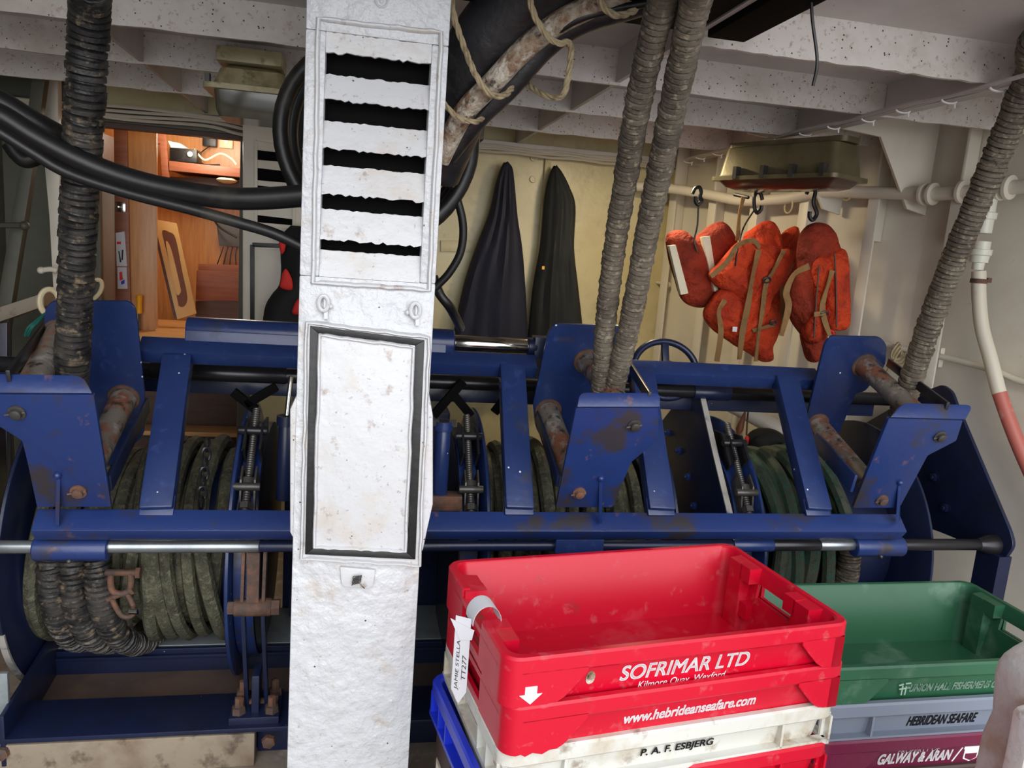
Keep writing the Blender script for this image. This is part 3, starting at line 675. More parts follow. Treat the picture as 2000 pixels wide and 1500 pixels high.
def ubar(u0, u1, e1, e2, e3):
    xa, xb = aty(u0, e2, 2.51).x, aty(u1, e2, 2.51).x; um = (u0+u1)/2
    z1, z2, z3 = aty(um, e1, 2.56).z, aty(um, e2, 2.51).z, aty(um, e3, 2.535).z
    m = MB(); m.prism([V((xa, 2.56, z1)), V((xa, 2.51, z2)), V((xa, 2.535, z3)), V((xa, 2.585, z1-(z2-z3)))], (xb-xa, 0, 0)); m.build('upper_bar', M['blue'], spo, .005)
    return z2
ubar(268, 1052, 674, 702, 724); ubar(1222, 1606, 710, 735, 756)
STR = [((348, 700), (308, 990)), ((999, 718), (1013, 990)), ((1252, 726), (1289, 992)), ((1532, 740), (1594, 993))]
FN = V((0, -.8, .6))
for (u1, v1), (u0, v0) in STR:
    m = MB(); a, b = aty(u0, v0, 2.185), aty(u1, v1, 2.525); d = (b-a).normalized()
    m.beam(a-d*.012, b+d*.0, .086, .05, FN); m.build('strut', M['blue'], spo, .006)
    m = MB(); m.beam(a+V((-.045, 0, .004)), a+V((.045, 0, .004)), .06, .012, FN); 
    m.build('weld_foot', M['blue'], spo, .005)
for u0, u1, rr in ((68, 213, .033), (1664, 1758, .034)):
    m = MB(); m.cyl((X_at(u0, 1080, 2.185), 2.185, zR-.004), (X_at(u1, 1080, 2.185), 2.185, zR-.004), rr); sl = m.build('sleeve', M['bluegrease'], spo, .004)
    m = MB(); c = V(((X_at(u0, 1080, 2.185)+X_at(u1, 1080, 2.185))/2, 2.16, zR-.03)); m.ball(c, .007); m.build('grease_nipple', M['steel'], sl)
m = MB(); c = aty(1130, 1064, 2.17); m.box(c, (.155, .03, .045)); m.build('sleeve', M['blue'], spo, .004)

def fairlead(front, lip, back, up_pin, lo_pin, up_back, lo_back, gus, bars, rr, fm):
    m = MB(); m.prism(fillet([fp(u, v, -.006) for u, v in front], .006), A_*.012); fr = m.build('front_plate', fm, spo, .002)
    # bent-back top lip, its front edge on the plate
    (ua, va), (ub, vb), (uc, vc), (ud, vd) = lip
    a, b = fp(ua, va, -.006), fp(ub, vb, -.006)
    ld = V((0, .50, .866))
    e = onp(ud, vd, a, ld.cross(V((1, 0, 0)))); f = onp(uc, vc, b, ld.cross(V((1, 0, 0))))
    k = (e-a).length*.45
    def rc(p, q, s):                                              # rounded outer corner
        return [p+(q-p)*.0, ]
    tl, tr = e, f
    out = [a, b]+fillet([b, tr, tl, a], .034, (1, 2))[1:-1]
    m = MB(); m.prism(out, ld.cross(V((1, 0, 0)))*-.012); m.build('bent_lip', fm, fr, .003)
    m = MB(); m.prism(fillet([bp(u, v, -.006) for u, v in back], .022), A_*.012); bk = m.build('back_plate', M['blue'], spo, .003)
    for (pu, pv), (qu, qv) in ((up_pin, up_back), (lo_pin, lo_back)):
        a, b = fp(pu, pv), bp(qu, qv); d = (b-a).normalized()
        m = MB(); L = (b-a).length
        m.lathe(a, d, [(.008, rr*.8), (.012, rr*.96), (L*.25, rr), (L*.7, rr), (L*.72, rr*1.0), (L*.93, rr*1.04), (L-.012, rr*1.05), (L-.008, rr*.8)], 28); m.build('roller', M['roller'], spo)
        m = MB(); n = -A_
        m.lathe(a+n*.005, n, [(0, .021), (.005, .021), (.006, .014), (.016, .013), (.018, .008)], 18)
        m.beam(a+n*.012+V((-.026, 0, -.004)), a+n*.012+V((.02, 0, .004)), .004, .004); m.build('roller_pin', M['rust'] if (pu, pv) == lo_pin else M['steel'], fr)
        m = MB(); m.lathe(b, -A_, [(.004, .048), (.010, .046), (.012, rr)], 24); m.build('bush', M['rust'], bk)
    if gus:
        (u0, v0), (u1, v1) = gus
        a, b = fp(u0, v0, -.006), aty(u1, v1, 2.135); 
        m = MB(); cbot = fp(u0, v0+64, -.006)
        m.prism([a, b, cbot+V((0, 0, -.02))], (.011, 0, 0)); m.ball(a+V((.005, -.003, 0)), .010); m.build('gusset', fm, fr, .002)
    for (u0, v0), (u1, v1), wd, mt in bars:
        a, b = bp(u0, v0, .01), fp(u1, v1, .01)
        m = MB(); m.beam(a, b, .010, wd, (0, -.36, .93)); m.build('side_bar', mt, spo, .002)
fairlead([(-30, 770), (183, 771), (217, 990), (72, 990), (53, 901), (43, 861), (0, 834), (-30, 822)],
         ((-30, 770), (183, 771), (165, 736), (-30, 733)),
         [(87, 606), (99, 589), (252, 589), (265, 604), (283, 772), (281, 850), (218, 910), (110, 905), (80, 770)],
         (35, 803), (155, 957), (119, 650), (243, 775), ((109, 928), (107, 1028)),
         [((88, 640), (16, 735), .030, M['roddark']), ((289, 790), (214, 945), .05, M['bluedark'])], .037, M['bluegrease'])
fairlead([(1125, 797), (1286, 797), (1287, 858), (1233, 903), (1197, 991), (1086, 991)],
         ((1125, 797), (1286, 797), (1287, 770), (1130, 769)),
         [(1070, 652), (1082, 633), (1225, 638), (1234, 655), (1216, 800), (1192, 868), (1100, 935), (1046, 835), (1041, 790)],
         (1238, 828), (1130, 960), (1146, 704), (1070, 800), ((1170, 934), (1169, 1022)),
         [((1047, 806), (1090, 940), .04, M['bluedark']), ((1222, 703), (1268, 775), .03, M['roddark'])], .036, M['bluegrease'])
fairlead([(1736, 817), (1881, 821), (1868, 861), (1812, 890), (1797, 918), (1757, 992), (1666, 992)],
         ((1736, 817), (1881, 821), (1896, 793), (1758, 789)),
         [(1611, 672), (1622, 657), (1721, 659), (1733, 674), (1729, 715), (1690, 765), (1672, 768), (1637, 853), (1612, 850), (1576, 815)],
         (1833, 850), (1720, 974), (1686, 712), (1594, 827), ((1754, 942), (1749, 1022)),
         [((1735, 708), (1850, 795), .030, M['roddark']), ((1578, 842), (1668, 945), .06, M['blue'])], .035, M['bluegrease'])

# ================================================================ STEERING RAM, HANDWHEEL
ram = thing('hydraulic_cylinder', 'blue hydraulic cylinder with bright chrome ram along the top bar of the winch', 'hydraulic cylinder', aty(700, 670, 2.60))
zc2 = (aty(470, 648, 2.60).z+aty(960, 674, 2.60).z)/2
xa, xb, xc_ = aty(367, 648, 2.60).x, aty(886, 668, 2.60).x, aty(1036, 675, 2.60).x
m = MB(); m.lathe((xa, 2.60, zc2), (1, 0, 0), [(0, .03), (0, .040), (.004, .042), (xb-xa-.12, .042), (xb-xa-.118, .046), (xb-xa-.004, .046), (xb-xa, .042), (xb-xa, .03)], 32); m.build('barrel', M['blue'], ram)
m = MB(); m.prism([V((xa, 2.555, zc2+.004)), V((xa, 2.545, zc2-.085)), V((xa, 2.60, zc2-.085)), V((xa, 2.60, zc2+.004))], (xb-xa-.03, 0, 0)); m.build('mounting_saddle', M['blue'], ram, .003)
m = MB(); m.cyl((xb-.01, 2.60, zc2), (xc_, 2.60, zc2), .027); m.build('ram_rod', M['chrome'], ram)
m = MB(); m.cyl((xc_-.012, 2.60, zc2), (xc_+.02, 2.60, zc2), .032); m.box((xc_+.045, 2.60, zc2), (.07, .06, .075)); m.build('rod_eye', M['bluedark'], ram, .006)
hw = thing('handwheel', 'dark blue spoked handwheel showing above the winch frame beside the ribbed ropes', 'handwheel', aty(1300, 730, 2.75))
c = aty(1300, 722, 2.75); ux, uz = V((.98, .1, -.03)).normalized(), V((.0, .35, .94)).normalized(); rw = .135
m = MB(); m.tube([c+ux*(rw*math.cos(a))+uz*(rw*.82*math.sin(a)) for a in [2*math.pi*k/40 for k in range(40)]], .013, 10, True); m.build('rim', M['bluedark'], hw)
for k in range(4):
    a = math.pi/2*k+math.pi/2; m = MB(); m.beam(c, c+ux*(rw*math.cos(a))+uz*(rw*.82*math.sin(a)), .028, .016, ux.cross(uz)); m.build('spoke', M['bluedark'], hw, .003)
m = MB(); m.lathe(c, ux.cross(uz), [(-.03, .03), (.03, .03)], 20); m.build('hub', M['bluedark'], hw)

# ================================================================ ROPES ON THE DRUMS AND THE RUBBER-DISC ROPES
def turn(m, X, R, r, seed, drift=.02, slack=.0, seg=8):
    rd = random.Random(seed); ph = rd.uniform(0, 6.28); k1 = rd.uniform(.4, 1)*drift; n = 64; P = []
    for i in range(n):
        a = 2*math.pi*i/n
        rr = R+.006*math.sin(2*a+ph)+slack*max(0, -math.sin(a))*(.6+.4*math.sin(ph))
        P.append(V((X+k1*math.sin(a+ph)+.3*k1*math.sin(3*a+ph), CY+rr*math.cos(a), CZ+rr*math.sin(a))))
    m.tube(P, r, seg, True)
def coil(name, x0, x1, R, r, mt, label, seed, skip=(), slack=.012, cat='rope', turns=None):
    m = MB(); rd = random.Random(seed); d = 2.05*r; x = x0+r
    while x < x1-r*.5:
        turn(m, x, R-1.8*r, r, int(x*1e4)+seed); x += d
    x = x0+r*1.2
    while x < x1-r:
        if not any(a < x < b for a, b in skip):
            turn(m, x, R+rd.uniform(-.012, .018), r*rd.uniform(.88, 1.1), int(x*1e4)+seed+5, .032, slack*rd.uniform(.2, 2.2))
        x += d*rd.uniform(.95, 1.2)
    o = m.build(name, mt); return tag(o, label, cat)
GP = ((-.49, .80), (-.36, .99), (.28, 1), (.44, .80))
RXs = [aty(u, 1150, 2.37).x for u in (92, 132, 180)]
coil('drum_rope', -.975, -.385, .325, .023, M['wire'], 'olive green rope wound in thick turns on the left drum', 3, [(RXs[0]-.05, RXs[2]+.065)])
coil('drum_rope', .445, 1.07, .335, .024, M['wire'], 'olive brown rope wound on the middle drum behind the red crates', 11)
coil('drum_rope', 1.415, 1.86, .335, .027, M['wiregreen'], 'green and brown twisted rope wound on the right drum above the green crate', 17)

def pxpath(pts): return [aty(u, v, Y) for u, v, Y in pts]
m = MB(); m.discs(catmull(pxpath([(176, -150, 1.62), (176, -10, 1.93), (166, 200, 2.04), (155, 400, 2.12), (147, 590, 2.20), (140, 730, 2.27), (139, 800, 2.34), (140, 860, 2.42)]), 12), .0445, .0185, 1, jit=.05, tlt=.06)
for k, X in enumerate(RXs):
    P = []
    for i in range(30):
        a = R_(150+110*i/29); P.append(V((X+(.03*(i/29)**2*(1+k*.9))+.004*k, CY+(.352+.008*k)*math.cos(a), CZ+(.352+.008*k)*math.sin(a))))
    m.discs(P, .041, .0175, 20+k)
tag(m.build('rubber_disc_rope', M['rubberdark']), 'black ribbed rubber-disc rope rising through the left fairlead, three turns on the left drum', 'rope', 'rubber disc ropes')
m = MB(); m.discs(catmull(pxpath([(1330, -140, 1.25), (1302, -30, 1.52), (1278, 60, 1.62), (1247, 200, 1.76), (1222, 350, 1.92), (1201, 480, 2.03), (1184, 620, 2.14), (1173, 760, 2.25), (1172, 830, 2.36)]), 12), .0315, .0145, 2, pr=GP, tlt=.06)
tag(m.build('rubber_disc_rope', M['rubbergrey']), 'grey ribbed rubber-disc rope, the left one of the pair above the middle fairlead', 'rope', 'rubber disc ropes')
m = MB(); m.discs(catmull(pxpath([(1400, -140, 1.22), (1367, -30, 1.47), (1346, 60, 1.57), (1316, 200, 1.72), (1289, 330, 1.86), (1261, 470, 1.98), (1237, 600, 2.08), (1213, 705, 2.17), (1200, 765, 2.23), (1212, 830, 2.34)]), 12), .0325, .0145, 3, pr=GP, tlt=.06)
tag(m.build('rubber_disc_rope', M['rubbergrey']), 'grey ribbed rubber-disc rope, the right one of the pair above the middle fairlead', 'rope', 'rubber disc ropes')
m = MB(); m.discs(catmull([V((1.98, 1.15, 2.06)), V((1.99, 1.35, 2.10))]+pxpath([(2070, 60, 1.72), (2012, 150, 1.86), (1962, 268, 1.95), (1907, 400, 2.03), (1861, 512, 2.10), (1820, 620, 2.17), (1787, 720, 2.23), (1763, 795, 2.30), (1750, 850, 2.40)]), 12), .0385, .0145, 4, pr=GP, tlt=.06)
X = aty(1668, 1110, 2.36).x
m.discs([V((X-.001*i, CY+.37*math.cos(R_(150+4*i)), CZ+.37*math.sin(R_(150+4*i)))) for i in range(28)], .04, .0125, 30)
tag(m.build('rubber_disc_rope', M['rubbergrey']), 'grey ribbed rubber-disc rope slanting up to the right from the right fairlead', 'rope', 'rubber disc ropes')
# shackle and chain among the turns of the left drum
def shackle(u0, v0, u1, v1, Y, r, label):
    a, b = aty(u0, v0, Y), aty(u1, v1, Y); d = (b-a); s = V((d.z, 0, -d.x)).normalized(); L = d.length
    t = thing('shackle', label, 'shackle', a)
    m = MB(); m.tube(catmull([a-s*r*1.5, a-s*r*1.6+d*.4, a-s*r*1.3+d*.85, a+d, a+s*r*1.3+d*.85, a+s*r*1.6+d*.4, a+s*r*1.5], 6), r*.55, 10); m.build('bow', M['rust'], t)
    m = MB(); m.cyl(a-s*r*2.4, a+s*r*2.4, r*.6, 12); m.lathe(a-s*r*2.4, -s, [(0, r), (r*.7, r)], 6); m.build('pin', M['rust'], t)
shackle(236, 1118, 236, 1160, 2.36, .018, 'upper rusty shackle hanging beside the ribbed turns on the left drum')
shackle(232, 1162, 254, 1204, 2.36, .015, 'lower rusty shackle with bright bolt end beside the ribbed turns on the left drum')
m = MB(); m.lathe(aty(262, 1193, 2.34), (1, -.3, .1), [(-.012, .011), (.014, .011), (.016, .006)], 12); tag(m.build('bolt', M['chrome']), 'bright bolt end poking out beside the lower rusty shackle', 'bolt')
ch = MB()
for k in range(7):
    c = aty(405-k*2, 868+k*19, 2.40-.010*k); f = k % 2
    ch.tube([c+V((.011*math.sin(a)*(1 if f else .4), .011*math.sin(a)*(.4 if f else 1), .021*math.cos(a))) for a in [2*math.pi*q/14 for q in range(14)]], .0045, 6, True)
tag(ch.build('chain', M['roddark']), 'short dark chain lying between rope turns on the left drum', 'chain')

# ================================================================ FISH CRATES
def rr_loop(hx, hy, r, z, n=5):
    out = []
    for cx, cy, a0 in ((hx-r, -hy+r, -90), (hx-r, hy-r, 0), (-hx+r, hy-r, 90), (-hx+r, -hy+r, 180)):
        for k in range(n+1):
            a = R_(a0+90*k/n); out.append(V((cx+r*math.cos(a), cy+r*math.sin(a), z)))
    return out
CACHE = {}
def crate_mesh(kind, L=.80, W=.46):
    """z = 0 is the top of the rim"""
    key = (kind, L, W)
    if key in CACHE: return CACHE[key].copy()
    hx, hy = L/2, W/2; D = .185
    m = MB()
    m.rings([rr_loop(hx-.036, hy-.036, .035, -D), rr_loop(hx-.014, hy-.014, .035, -.036), rr_loop(hx-.003, hy-.003, .035, -.036), rr_loop(hx, hy, .036, -.032),
             rr_loop(hx, hy, .036, -.005), rr_loop(hx-.004, hy-.004, .034, 0), rr_loop(hx-.016, hy-.016, .03, 0), rr_loop(hx-.0195, hy-.0195, .03, -.004), rr_loop(hx-.042, hy-.042, .028, -D+.006)])
    me = bpy.data.meshes.new('crate'); bmesh.ops.recalc_face_normals(m.b, faces=m.b.faces); m.b.to_mesh(me); m.b.free()
    o = bpy.data.objects.new('tmp', me); S.collection.objects.link(o); cut = []
    c = MB()
    for s in (-1, 1): c.box((s*(hx-.02), 0, -.062), (.09, .13, .036))
    if kind == 'nest': c.box((-(hx-.0), 0, .0), (.07, .15, .040))
    cme = bpy.data.meshes.new('cut'); bmesh.ops.recalc_face_normals(c.b, faces=c.b.faces); c.b.to_mesh(cme); c.b.free(); co = bpy.data.objects.new('cut', cme); S.collection.objects.link(co)
    md = o.modifiers.new('b', 'BOOLEAN'); md.object = co; md.operation = 'DIFFERENCE'; md.solver = 'EXACT'
    dg = bpy.context.evaluated_depsgraph_get(); dg.update(); me2 = bpy.data.meshes.new_from_object(o.evaluated_get(dg))
    bpy.data.objects.remove(o); bpy.data.objects.remove(co)
    m = MB(); m.b.from_mesh(me2)
    if kind == 'nest':
        # corner skirts standing on the rim below
        for sx in (-1, 1):
            for sy in (-1, 1):
                ln = .17 if sx < 0 else .13
                P = []
                for t in (0, .02, .045, .06, .075, .09, .11, ln-.045): P.append((sx*(hx-ln+t), sy*hy))
                for k in range(7):
                    a = math.pi/2*k/6; P.append((sx*(hx-.036+.036*math.sin(a)), sy*(hy-.036+.036*math.cos(a))))
                for t in (.06, .10, .13, hy-.068): P.append((sx*hx, sy*(hy-t)))
                P = [V((x, y, 0)) for x, y in P]; n = len(P); rs = []
                for i in range(n):
                    tdir = (P[min(i+1, n-1)]-P[max(i-1, 0)]).normalized(); nn = V((tdir.y, -tdir.x, 0)); 
                    if nn.dot(P[i]) < 0: nn = -nn
                    zb = -.101
                    if i < 5: zb = (-.04, -.062, -.088, -.097, -.100)[i]
                    if sx < 0 and 3 < i < 9: zb += .003*(-1)**i
                    q = P[i]; inn = q-nn*.010
                    rs.append([V((q.x, q.y, -.03)), V((q.x, q.y, zb)), V((inn.x, inn.y, zb)), V((inn.x, inn.y, -.03))])
                m.rings(rs)
        for sx in (-1, 1):
            m.box((sx*(hx-.006), 0, -.092), (.010, .14, .018))
            for y in (-.125, .125):                       # hollow stacking columns inside the ends
                m.prism([V((sx*(hx-.018), y-.03, -.004)), V((sx*(hx-.018), y+.03, -.004)), V((sx*(hx-.055), y+.026, -.006)), V((sx*(hx-.055), y-.026, -.006))], (0, 0, -D+.012))
            for y in (-.085, .085): m.box((sx*(hx-.03), y, -.024), (.05, .04, .04))
    else:
        # straight-sided box with outside ribs
        for sy in (-1, 1):
            m.box((0, sy*(hy-.012), -.094), (L-.02, .020, .012))
            k = max(2, int(L/.12))
            for i in range(k+1):
                x = -hx+.012+(L-.024)*i/k
                if kind == 'rib' and L > .6 and 1 < i < k-1: continue
                m.box((x, sy*(hy-.013), -.062), (.006, .022, .06))
        for sx in (-1, 1):
            m.box((sx*(hx-.012), 0, -.094), (.020, W-.02, .012))
            for y in (-.21, -.14, -.08, .08, .14, .21): m.box((sx*(hx-.013), y*W/.46, -.062), (.022, .006, .06))
    bmesh.ops.recalc_face_normals(m.b, faces=m.b.faces)
    me3 = bpy.data.meshes.new('crate'); m.b.to_mesh(me3); m.b.free()
    me3.polygons.foreach_set('use_smooth', [True]*len(me3.polygons)); me3.set_sharp_from_angle(angle=R_(36)); CACHE[key] = me3
    return me3.copy()
def crate(loc, rz, kind, mt, label, group, L=.80, W=.46):
    me = crate_mesh(kind, L, W); me.materials.clear(); me.materials.append(mt)
    o = bpy.data.objects.new('fish_crate', me); S.collection.objects.link(o); o.location = loc; o.rotation_euler = (0, 0, R_(rz))
    return tag(o, label, 'crate', group)
def front(o, body, x0, width, z, mt, shear=0, bold=0, height=None, W=.46, kind='nest', name='lettering'):
    hy = W/2; y = -(hy-.036+.022*((z+.185)/.149))-.0012
    text(name, body, mt, o, frame((x0, y, z), (1, 0, 0), (0, -.146, 1)), width, shear, bold, .0008, height)
def frontpoly(o, pts, mt, name, W=.46, y=None):
    m = MB(); hy = W/2
    P = [V((x, (-(hy-.036+.022*((z+.185)/.149))-.0012) if y is None else y, z)) for x, z in pts]
    m.prism(P, (0, .0012, 0)); bmesh.ops.recalc_face_normals(m.b, faces=m.b.faces)
    me = bpy.data.meshes.new(name); m.b.to_mesh(me); m.b.free(); me.materials.append(mt)
    q = bpy.data.objects.new(name, me); S.collection.objects.link(q); q.parent = o
g1, g2 = 'front crate stack', 'rear crate stack'
cx, cy, rz = .6495, 1.5495, 7.9
def c1(dx, dy, z, r=0): return (cx+dx, cy+dy, z)
k = crate(c1(0, 0, .856), rz, 'nest', M['red'], 'open red fish crate on top of the front stack, paper tag on its end', g1)
front(k, 'SOFRIMAR LTD', -.150, .300, -.083, M['print_'], .14, .035, .034)
front(k, 'Kilmore Quay, Wexford', -.105, .205, -.112, M['print_'], .15, .0, .022)
frontpoly(k, [(-.345, -.094), (-.322, -.074), (-.333, -.074), (-.333, -.058), (-.357, -.058), (-.357, -.074), (-.368, -.074)], M['print_'], 'arrow_mark', y=-.2312)
frontpoly(k, [(-.215+.010*math.cos(a), -.066+.015*math.sin(a)) for a in [math.pi*2*q/16 for q in range(16)]], M['pipe'], 'worn_sticker')
k = crate(c1(.006, 0, .758), rz+.4, 'nest', M['red'], 'red fish crate with a printed web address, second from top of the front stack', g1)
front(k, 'www.hebrideanseafare.com', -.140, .315, -.080, M['print_'], .14, .05, .024)
k = crate(c1(.002, .004, .660), rz, 'rib', M['whitecrate'], 'stained white ribbed fish crate with black lettering, third from the top of the front stack', g1, .795, .455)
front(k, 'P. A. F. ESBJERG', -.085, .172, -.070, M['ink'], .06, .05, .022)
ca, sa = math.cos(R_(rz)), math.sin(R_(rz))
k = crate((cx-ca*.205-.012, cy-sa*.205, .566), rz+1.2, 'rib', M['bluecrate'], 'bright blue ribbed crate under the left end of the white crate', g1, .405, .455)
k = crate((cx+ca*.205, cy+sa*.205, .566), rz, 'rib', M['red'], 'red ribbed crate under the right end of the white crate', g1, .385, .455)
k = crate(c1(-.004, 0, .468), rz, 'nest', M['browncrate'], 'dirty brown crate below the blue crate in the front stack', g1)
k = crate(c1(0, 0, .375), rz, 'rib', M['whitecrate'], 'off-white crate below the brown crate in the front stack', g1)
k = crate(c1(0, 0, .282), rz, 'nest', M['greycrate'], 'grey crate second from the deck in the front stack', g1)
k = crate(c1(0, 0, .186), rz, 'nest', M['greycrate'], 'grey crate on the deck at the foot of the front stack', g1)
gx, gy, gr = 1.505, 1.715, .6
k = crate((gx, gy, .682), gr, 'nest', M['green'], 'open green plastic fish crate on top of the rear stack', g2)
front(k, 'UNION HALL FISHERMENS CO-OP', -.150, .30, -.083, M['printgreen'], .2, .05, .021)
m = MB()
for a, b in (((-.206, -.086), (-.206, -.060)), ((-.196, -.086), (-.196, -.062)), ((-.214, -.070), (-.186, -.066)), ((-.216, -.060), (-.204, -.056)), ((-.198, -.056), (-.184, -.054))):
    y = -.2165; m.beam((a[0]+.03, y, a[1]), (b[0]+.03, y-.001, b[1]), .0035, .002, (0, -1, 0))
me = bpy.data.meshes.new('emblem'); m.b.to_mesh(me); m.b.free(); me.materials.append(M['printgreen']); q = bpy.data.objects.new('emblem', me); S.collection.objects.link(q); q.parent = k
k = crate((gx+.004, gy-.006, .588), gr, 'rib', M['greycrate'], 'blue-grey ribbed fish crate with black lettering below the green crate', g2)
front(k, 'HEBRIDEAN SEAFARE', -.15, .20, -.078, M['ink'], .28, .05, .028)
k = crate((gx+.002, gy-.01, .494), gr, 'nest', M['purple'], 'maroon fish crate with white lettering below the blue-grey crate', g2)
front(k, 'GALWAY & ARAN', -.215, .21, -.084, M['print_'], .2, .07, .030)
front(k, 'PROPERTY OF', -.165, .12, -.052, M['print_'], .1, .004, .013)
frontpoly(k, [(.002, -.090), (.020, -.048), (.024, -.048), (.006, -.090)], M['print_'], 'print_stroke')
frontpoly(k, [(.028, -.046), (.080, -.046), (.080, -.054), (.077, -.054), (.074, -.084), (.054, -.093), (.034, -.084), (.031, -.054), (.028, -.054)], M['print_'], 'crest')
y_ = -.2125
frontpoly(k, [(.035, -.057), (.073, -.057), (.070, -.081), (.054, -.088), (.038, -.081)], M['purple'], 'crest_field', y=y_)
k = crate((gx, gy, .398), gr, 'nest', M['browncrate'], 'dark brown crate below the maroon crate in the rear stack', g2)
k = crate((gx, gy, .292), gr, 'nest', M['greycrate'], 'grey crate second from the deck in the rear stack', g2)
k = crate((gx, gy, .186), gr, 'nest', M['greycrate'], 'grey crate on the deck at the foot of the rear stack', g2)
# handwritten paper tag looped over the end of the top crate
ex = V((-ca, -sa, 0)); ey = V((-sa, ca, 0)); hc = V((cx, cy, .856))+ex*.40
t0 = hc+ey*(-.050)-V((0, 0, .010))
tg = thing('paper_tag', 'white paper tag with handwriting looped round the handle of the top red crate', 'tag', t0)
wd = .052
def strip(path, w_, name, side=None):
    m = MB(); rs = []
    for p in path: 
        rs.append([p-ey*w_/2, p+ey*w_/2, p+ey*w_/2+ex*.0008+V((0, 0, .0004)), p-ey*w_/2+ex*.0008+V((0, 0, .0004))])
    return m.rings(rs).build(name, M['paper'], tg)
hd = t0+ex*(-.012)
strip([hd+ex*(.030*math.cos(a))*1.0+V((0, 0, .004+.036*math.sin(a))) for a in [math.pi*(k_/14)*1.05-.1 for k_ in range(15)]][::-1], wd, 'loop')
b0 = hd+ex*.033
nv = (ex*.62-ey*.78).normalized(); wv = nv.cross(V((0, 0, 1)))*-1          # the tail is twisted towards the open end of the shelter
def tail_pt(z): return b0+ex*.012-ey*.006+V((0, 0, -z))
m = MB(); m.rings([[q-wv*.017, q+wv*.017, q+wv*.017+nv*.0008, q-wv*.017+nv*.0008] for q in (tail_pt(-.012), tail_pt(.05), tail_pt(.10), tail_pt(.150))]+[[tail_pt(.178)-wv*.002, tail_pt(.178)+wv*.002, tail_pt(.178)+wv*.002+nv*.0008, tail_pt(.178)-wv*.002+nv*.0008]]); m.build('tail', M['paper'], tg)
m = MB(); q = tail_pt(.012)+nv*.002; m.prism([q-wv*.028+V((0, 0, .016)), q+wv*.026+V((0, 0, .002)), q+wv*.022-V((0, 0, .020)), q-wv*.004-V((0, 0, .026))], nv*.0008); m.build('fold', M['paper'], tg)
def tagtext(body, off, z0, wd_, h_):
    base = tail_pt(z0)+nv*.0016+wv*off
    text('handwriting', body, M['ink'], tg, frame(base-wloc(tg), V((0, 0, 1)), nv.cross(V((0, 0, 1)))), wd_, .1, .0, .0003, h_)
sg = 1 if (nv.cross(V((0, 0, 1)))).dot(wv) > 0 else -1
tagtext('JAMIE STELLA', .001*sg, .150, .110, .0095); tagtext('TT277', -.013*sg, .125, .055, .0095)
# weathered steel upright at the right edge, close to the viewer
up_ = thing('steel_upright', 'weathered grey-white steel upright with rounded top in the right foreground corner', 'upright', aty(1960, 1480, 1.16)*1.0)
up_.location.z = 0
Yb = 1.16
m = MB(); out = [(1903, 1540), (1914, 1430), (1934, 1385), (1939, 1310), (1946, 1288), (1958, 1272), (1978, 1258), (2012, 1240), (2060, 1228), (2060, 1540)]
P = [aty(u, v, Yb) for u, v in out]; P[0] = V((P[0].x-.02, Yb, 0)); P[-1] = V((P[-1].x, Yb, 0)); m.prism(P, (0, -.09, 0)); m.build('post', M['bracket'], up_, .012)
m = MB(); out = [(1958, 1540), (1966, 1450), (1977, 1388), (1984, 1378), (1992, 1376), (2050, 1360), (2050, 1540)]
P = [aty(u, v, Yb-.09) for u, v in out]; P[0] = V((P[0].x-.02, Yb-.09, 0)); P[-1] = V((P[-1].x, Yb-.09, 0)); m.prism(P, (0, -.04, 0)); m.build('rib_plate', M['white'], up_, .006)

# ================================================================ RAIN COATS
def coat(name, label, mt, rows, Y, dep, seed, extra=None):
    """rows: (v, u_left, u_right)"""
    m = MB(); rs = []; n = 48
    L = catmull([V((r[1], r[0], 0)) for r in rows], 5); Rr = catmull([V((r[2], r[0], 0)) for r in rows], 5)
    for i, (l, r) in enumerate(zip(L, Rr)):
        t = i/(len(L)-1); a = aty(l.x, l.y, Y); b = aty(r.x, r.y, Y); c = (a+b)/2; hw_ = (b-a).length/2
        d = dep*(.25+.75*min(1, t*1.6)); ring = []
        for k in range(n):
            q = 2*math.pi*k/n
            f = 1+(.10+.42*t)*(math.sin(5*q+seed+2.2*t)*.5+math.sin(11*q+seed*2+3*t)*.35+.5*noise.noise(V((q*3, t*6, seed))))*abs(math.sin(q))
            y = min(d*.5*math.sin(q)*f, d*.35)
            ring.append(V((c.x+hw_*math.cos(q), Y+y, c.z+.006*math.sin(3*q+i*.3))))
        rs.append(ring)
    m.rings(rs); o = m.build(name, mt); tag(o, label, 'coat', 'dark coats on the bulkhead'); return o
coat('rain_coat', 'navy rain coat hanging on the cream bulkhead, nearer the white pillar', M['navy'],
     [(318, 985, 994), (330, 977, 1001), (360, 968, 1005), (420, 955, 1011), (480, 932, 1020), (560, 905, 1026), (662, 884, 1031), (740, 872, 1033)], YW-.085, .17, 1)
k = coat('rain_coat', 'black rain coat hanging on the cream bulkhead, beside the ribbed ropes', M['blackcloth'],
     [(325, 1082, 1089), (338, 1074, 1098), (365, 1067, 1112), (400, 1062, 1124), (480, 1055, 1121), (560, 1041, 1129), (662, 1031, 1140), (740, 1026, 1145)], YW-.085, .16, 4)
m = MB(); c = aty(1061, 523, YW-.165); m.box(c, (.014, .004, .018)); m.build('snap', M['yellow'], k)
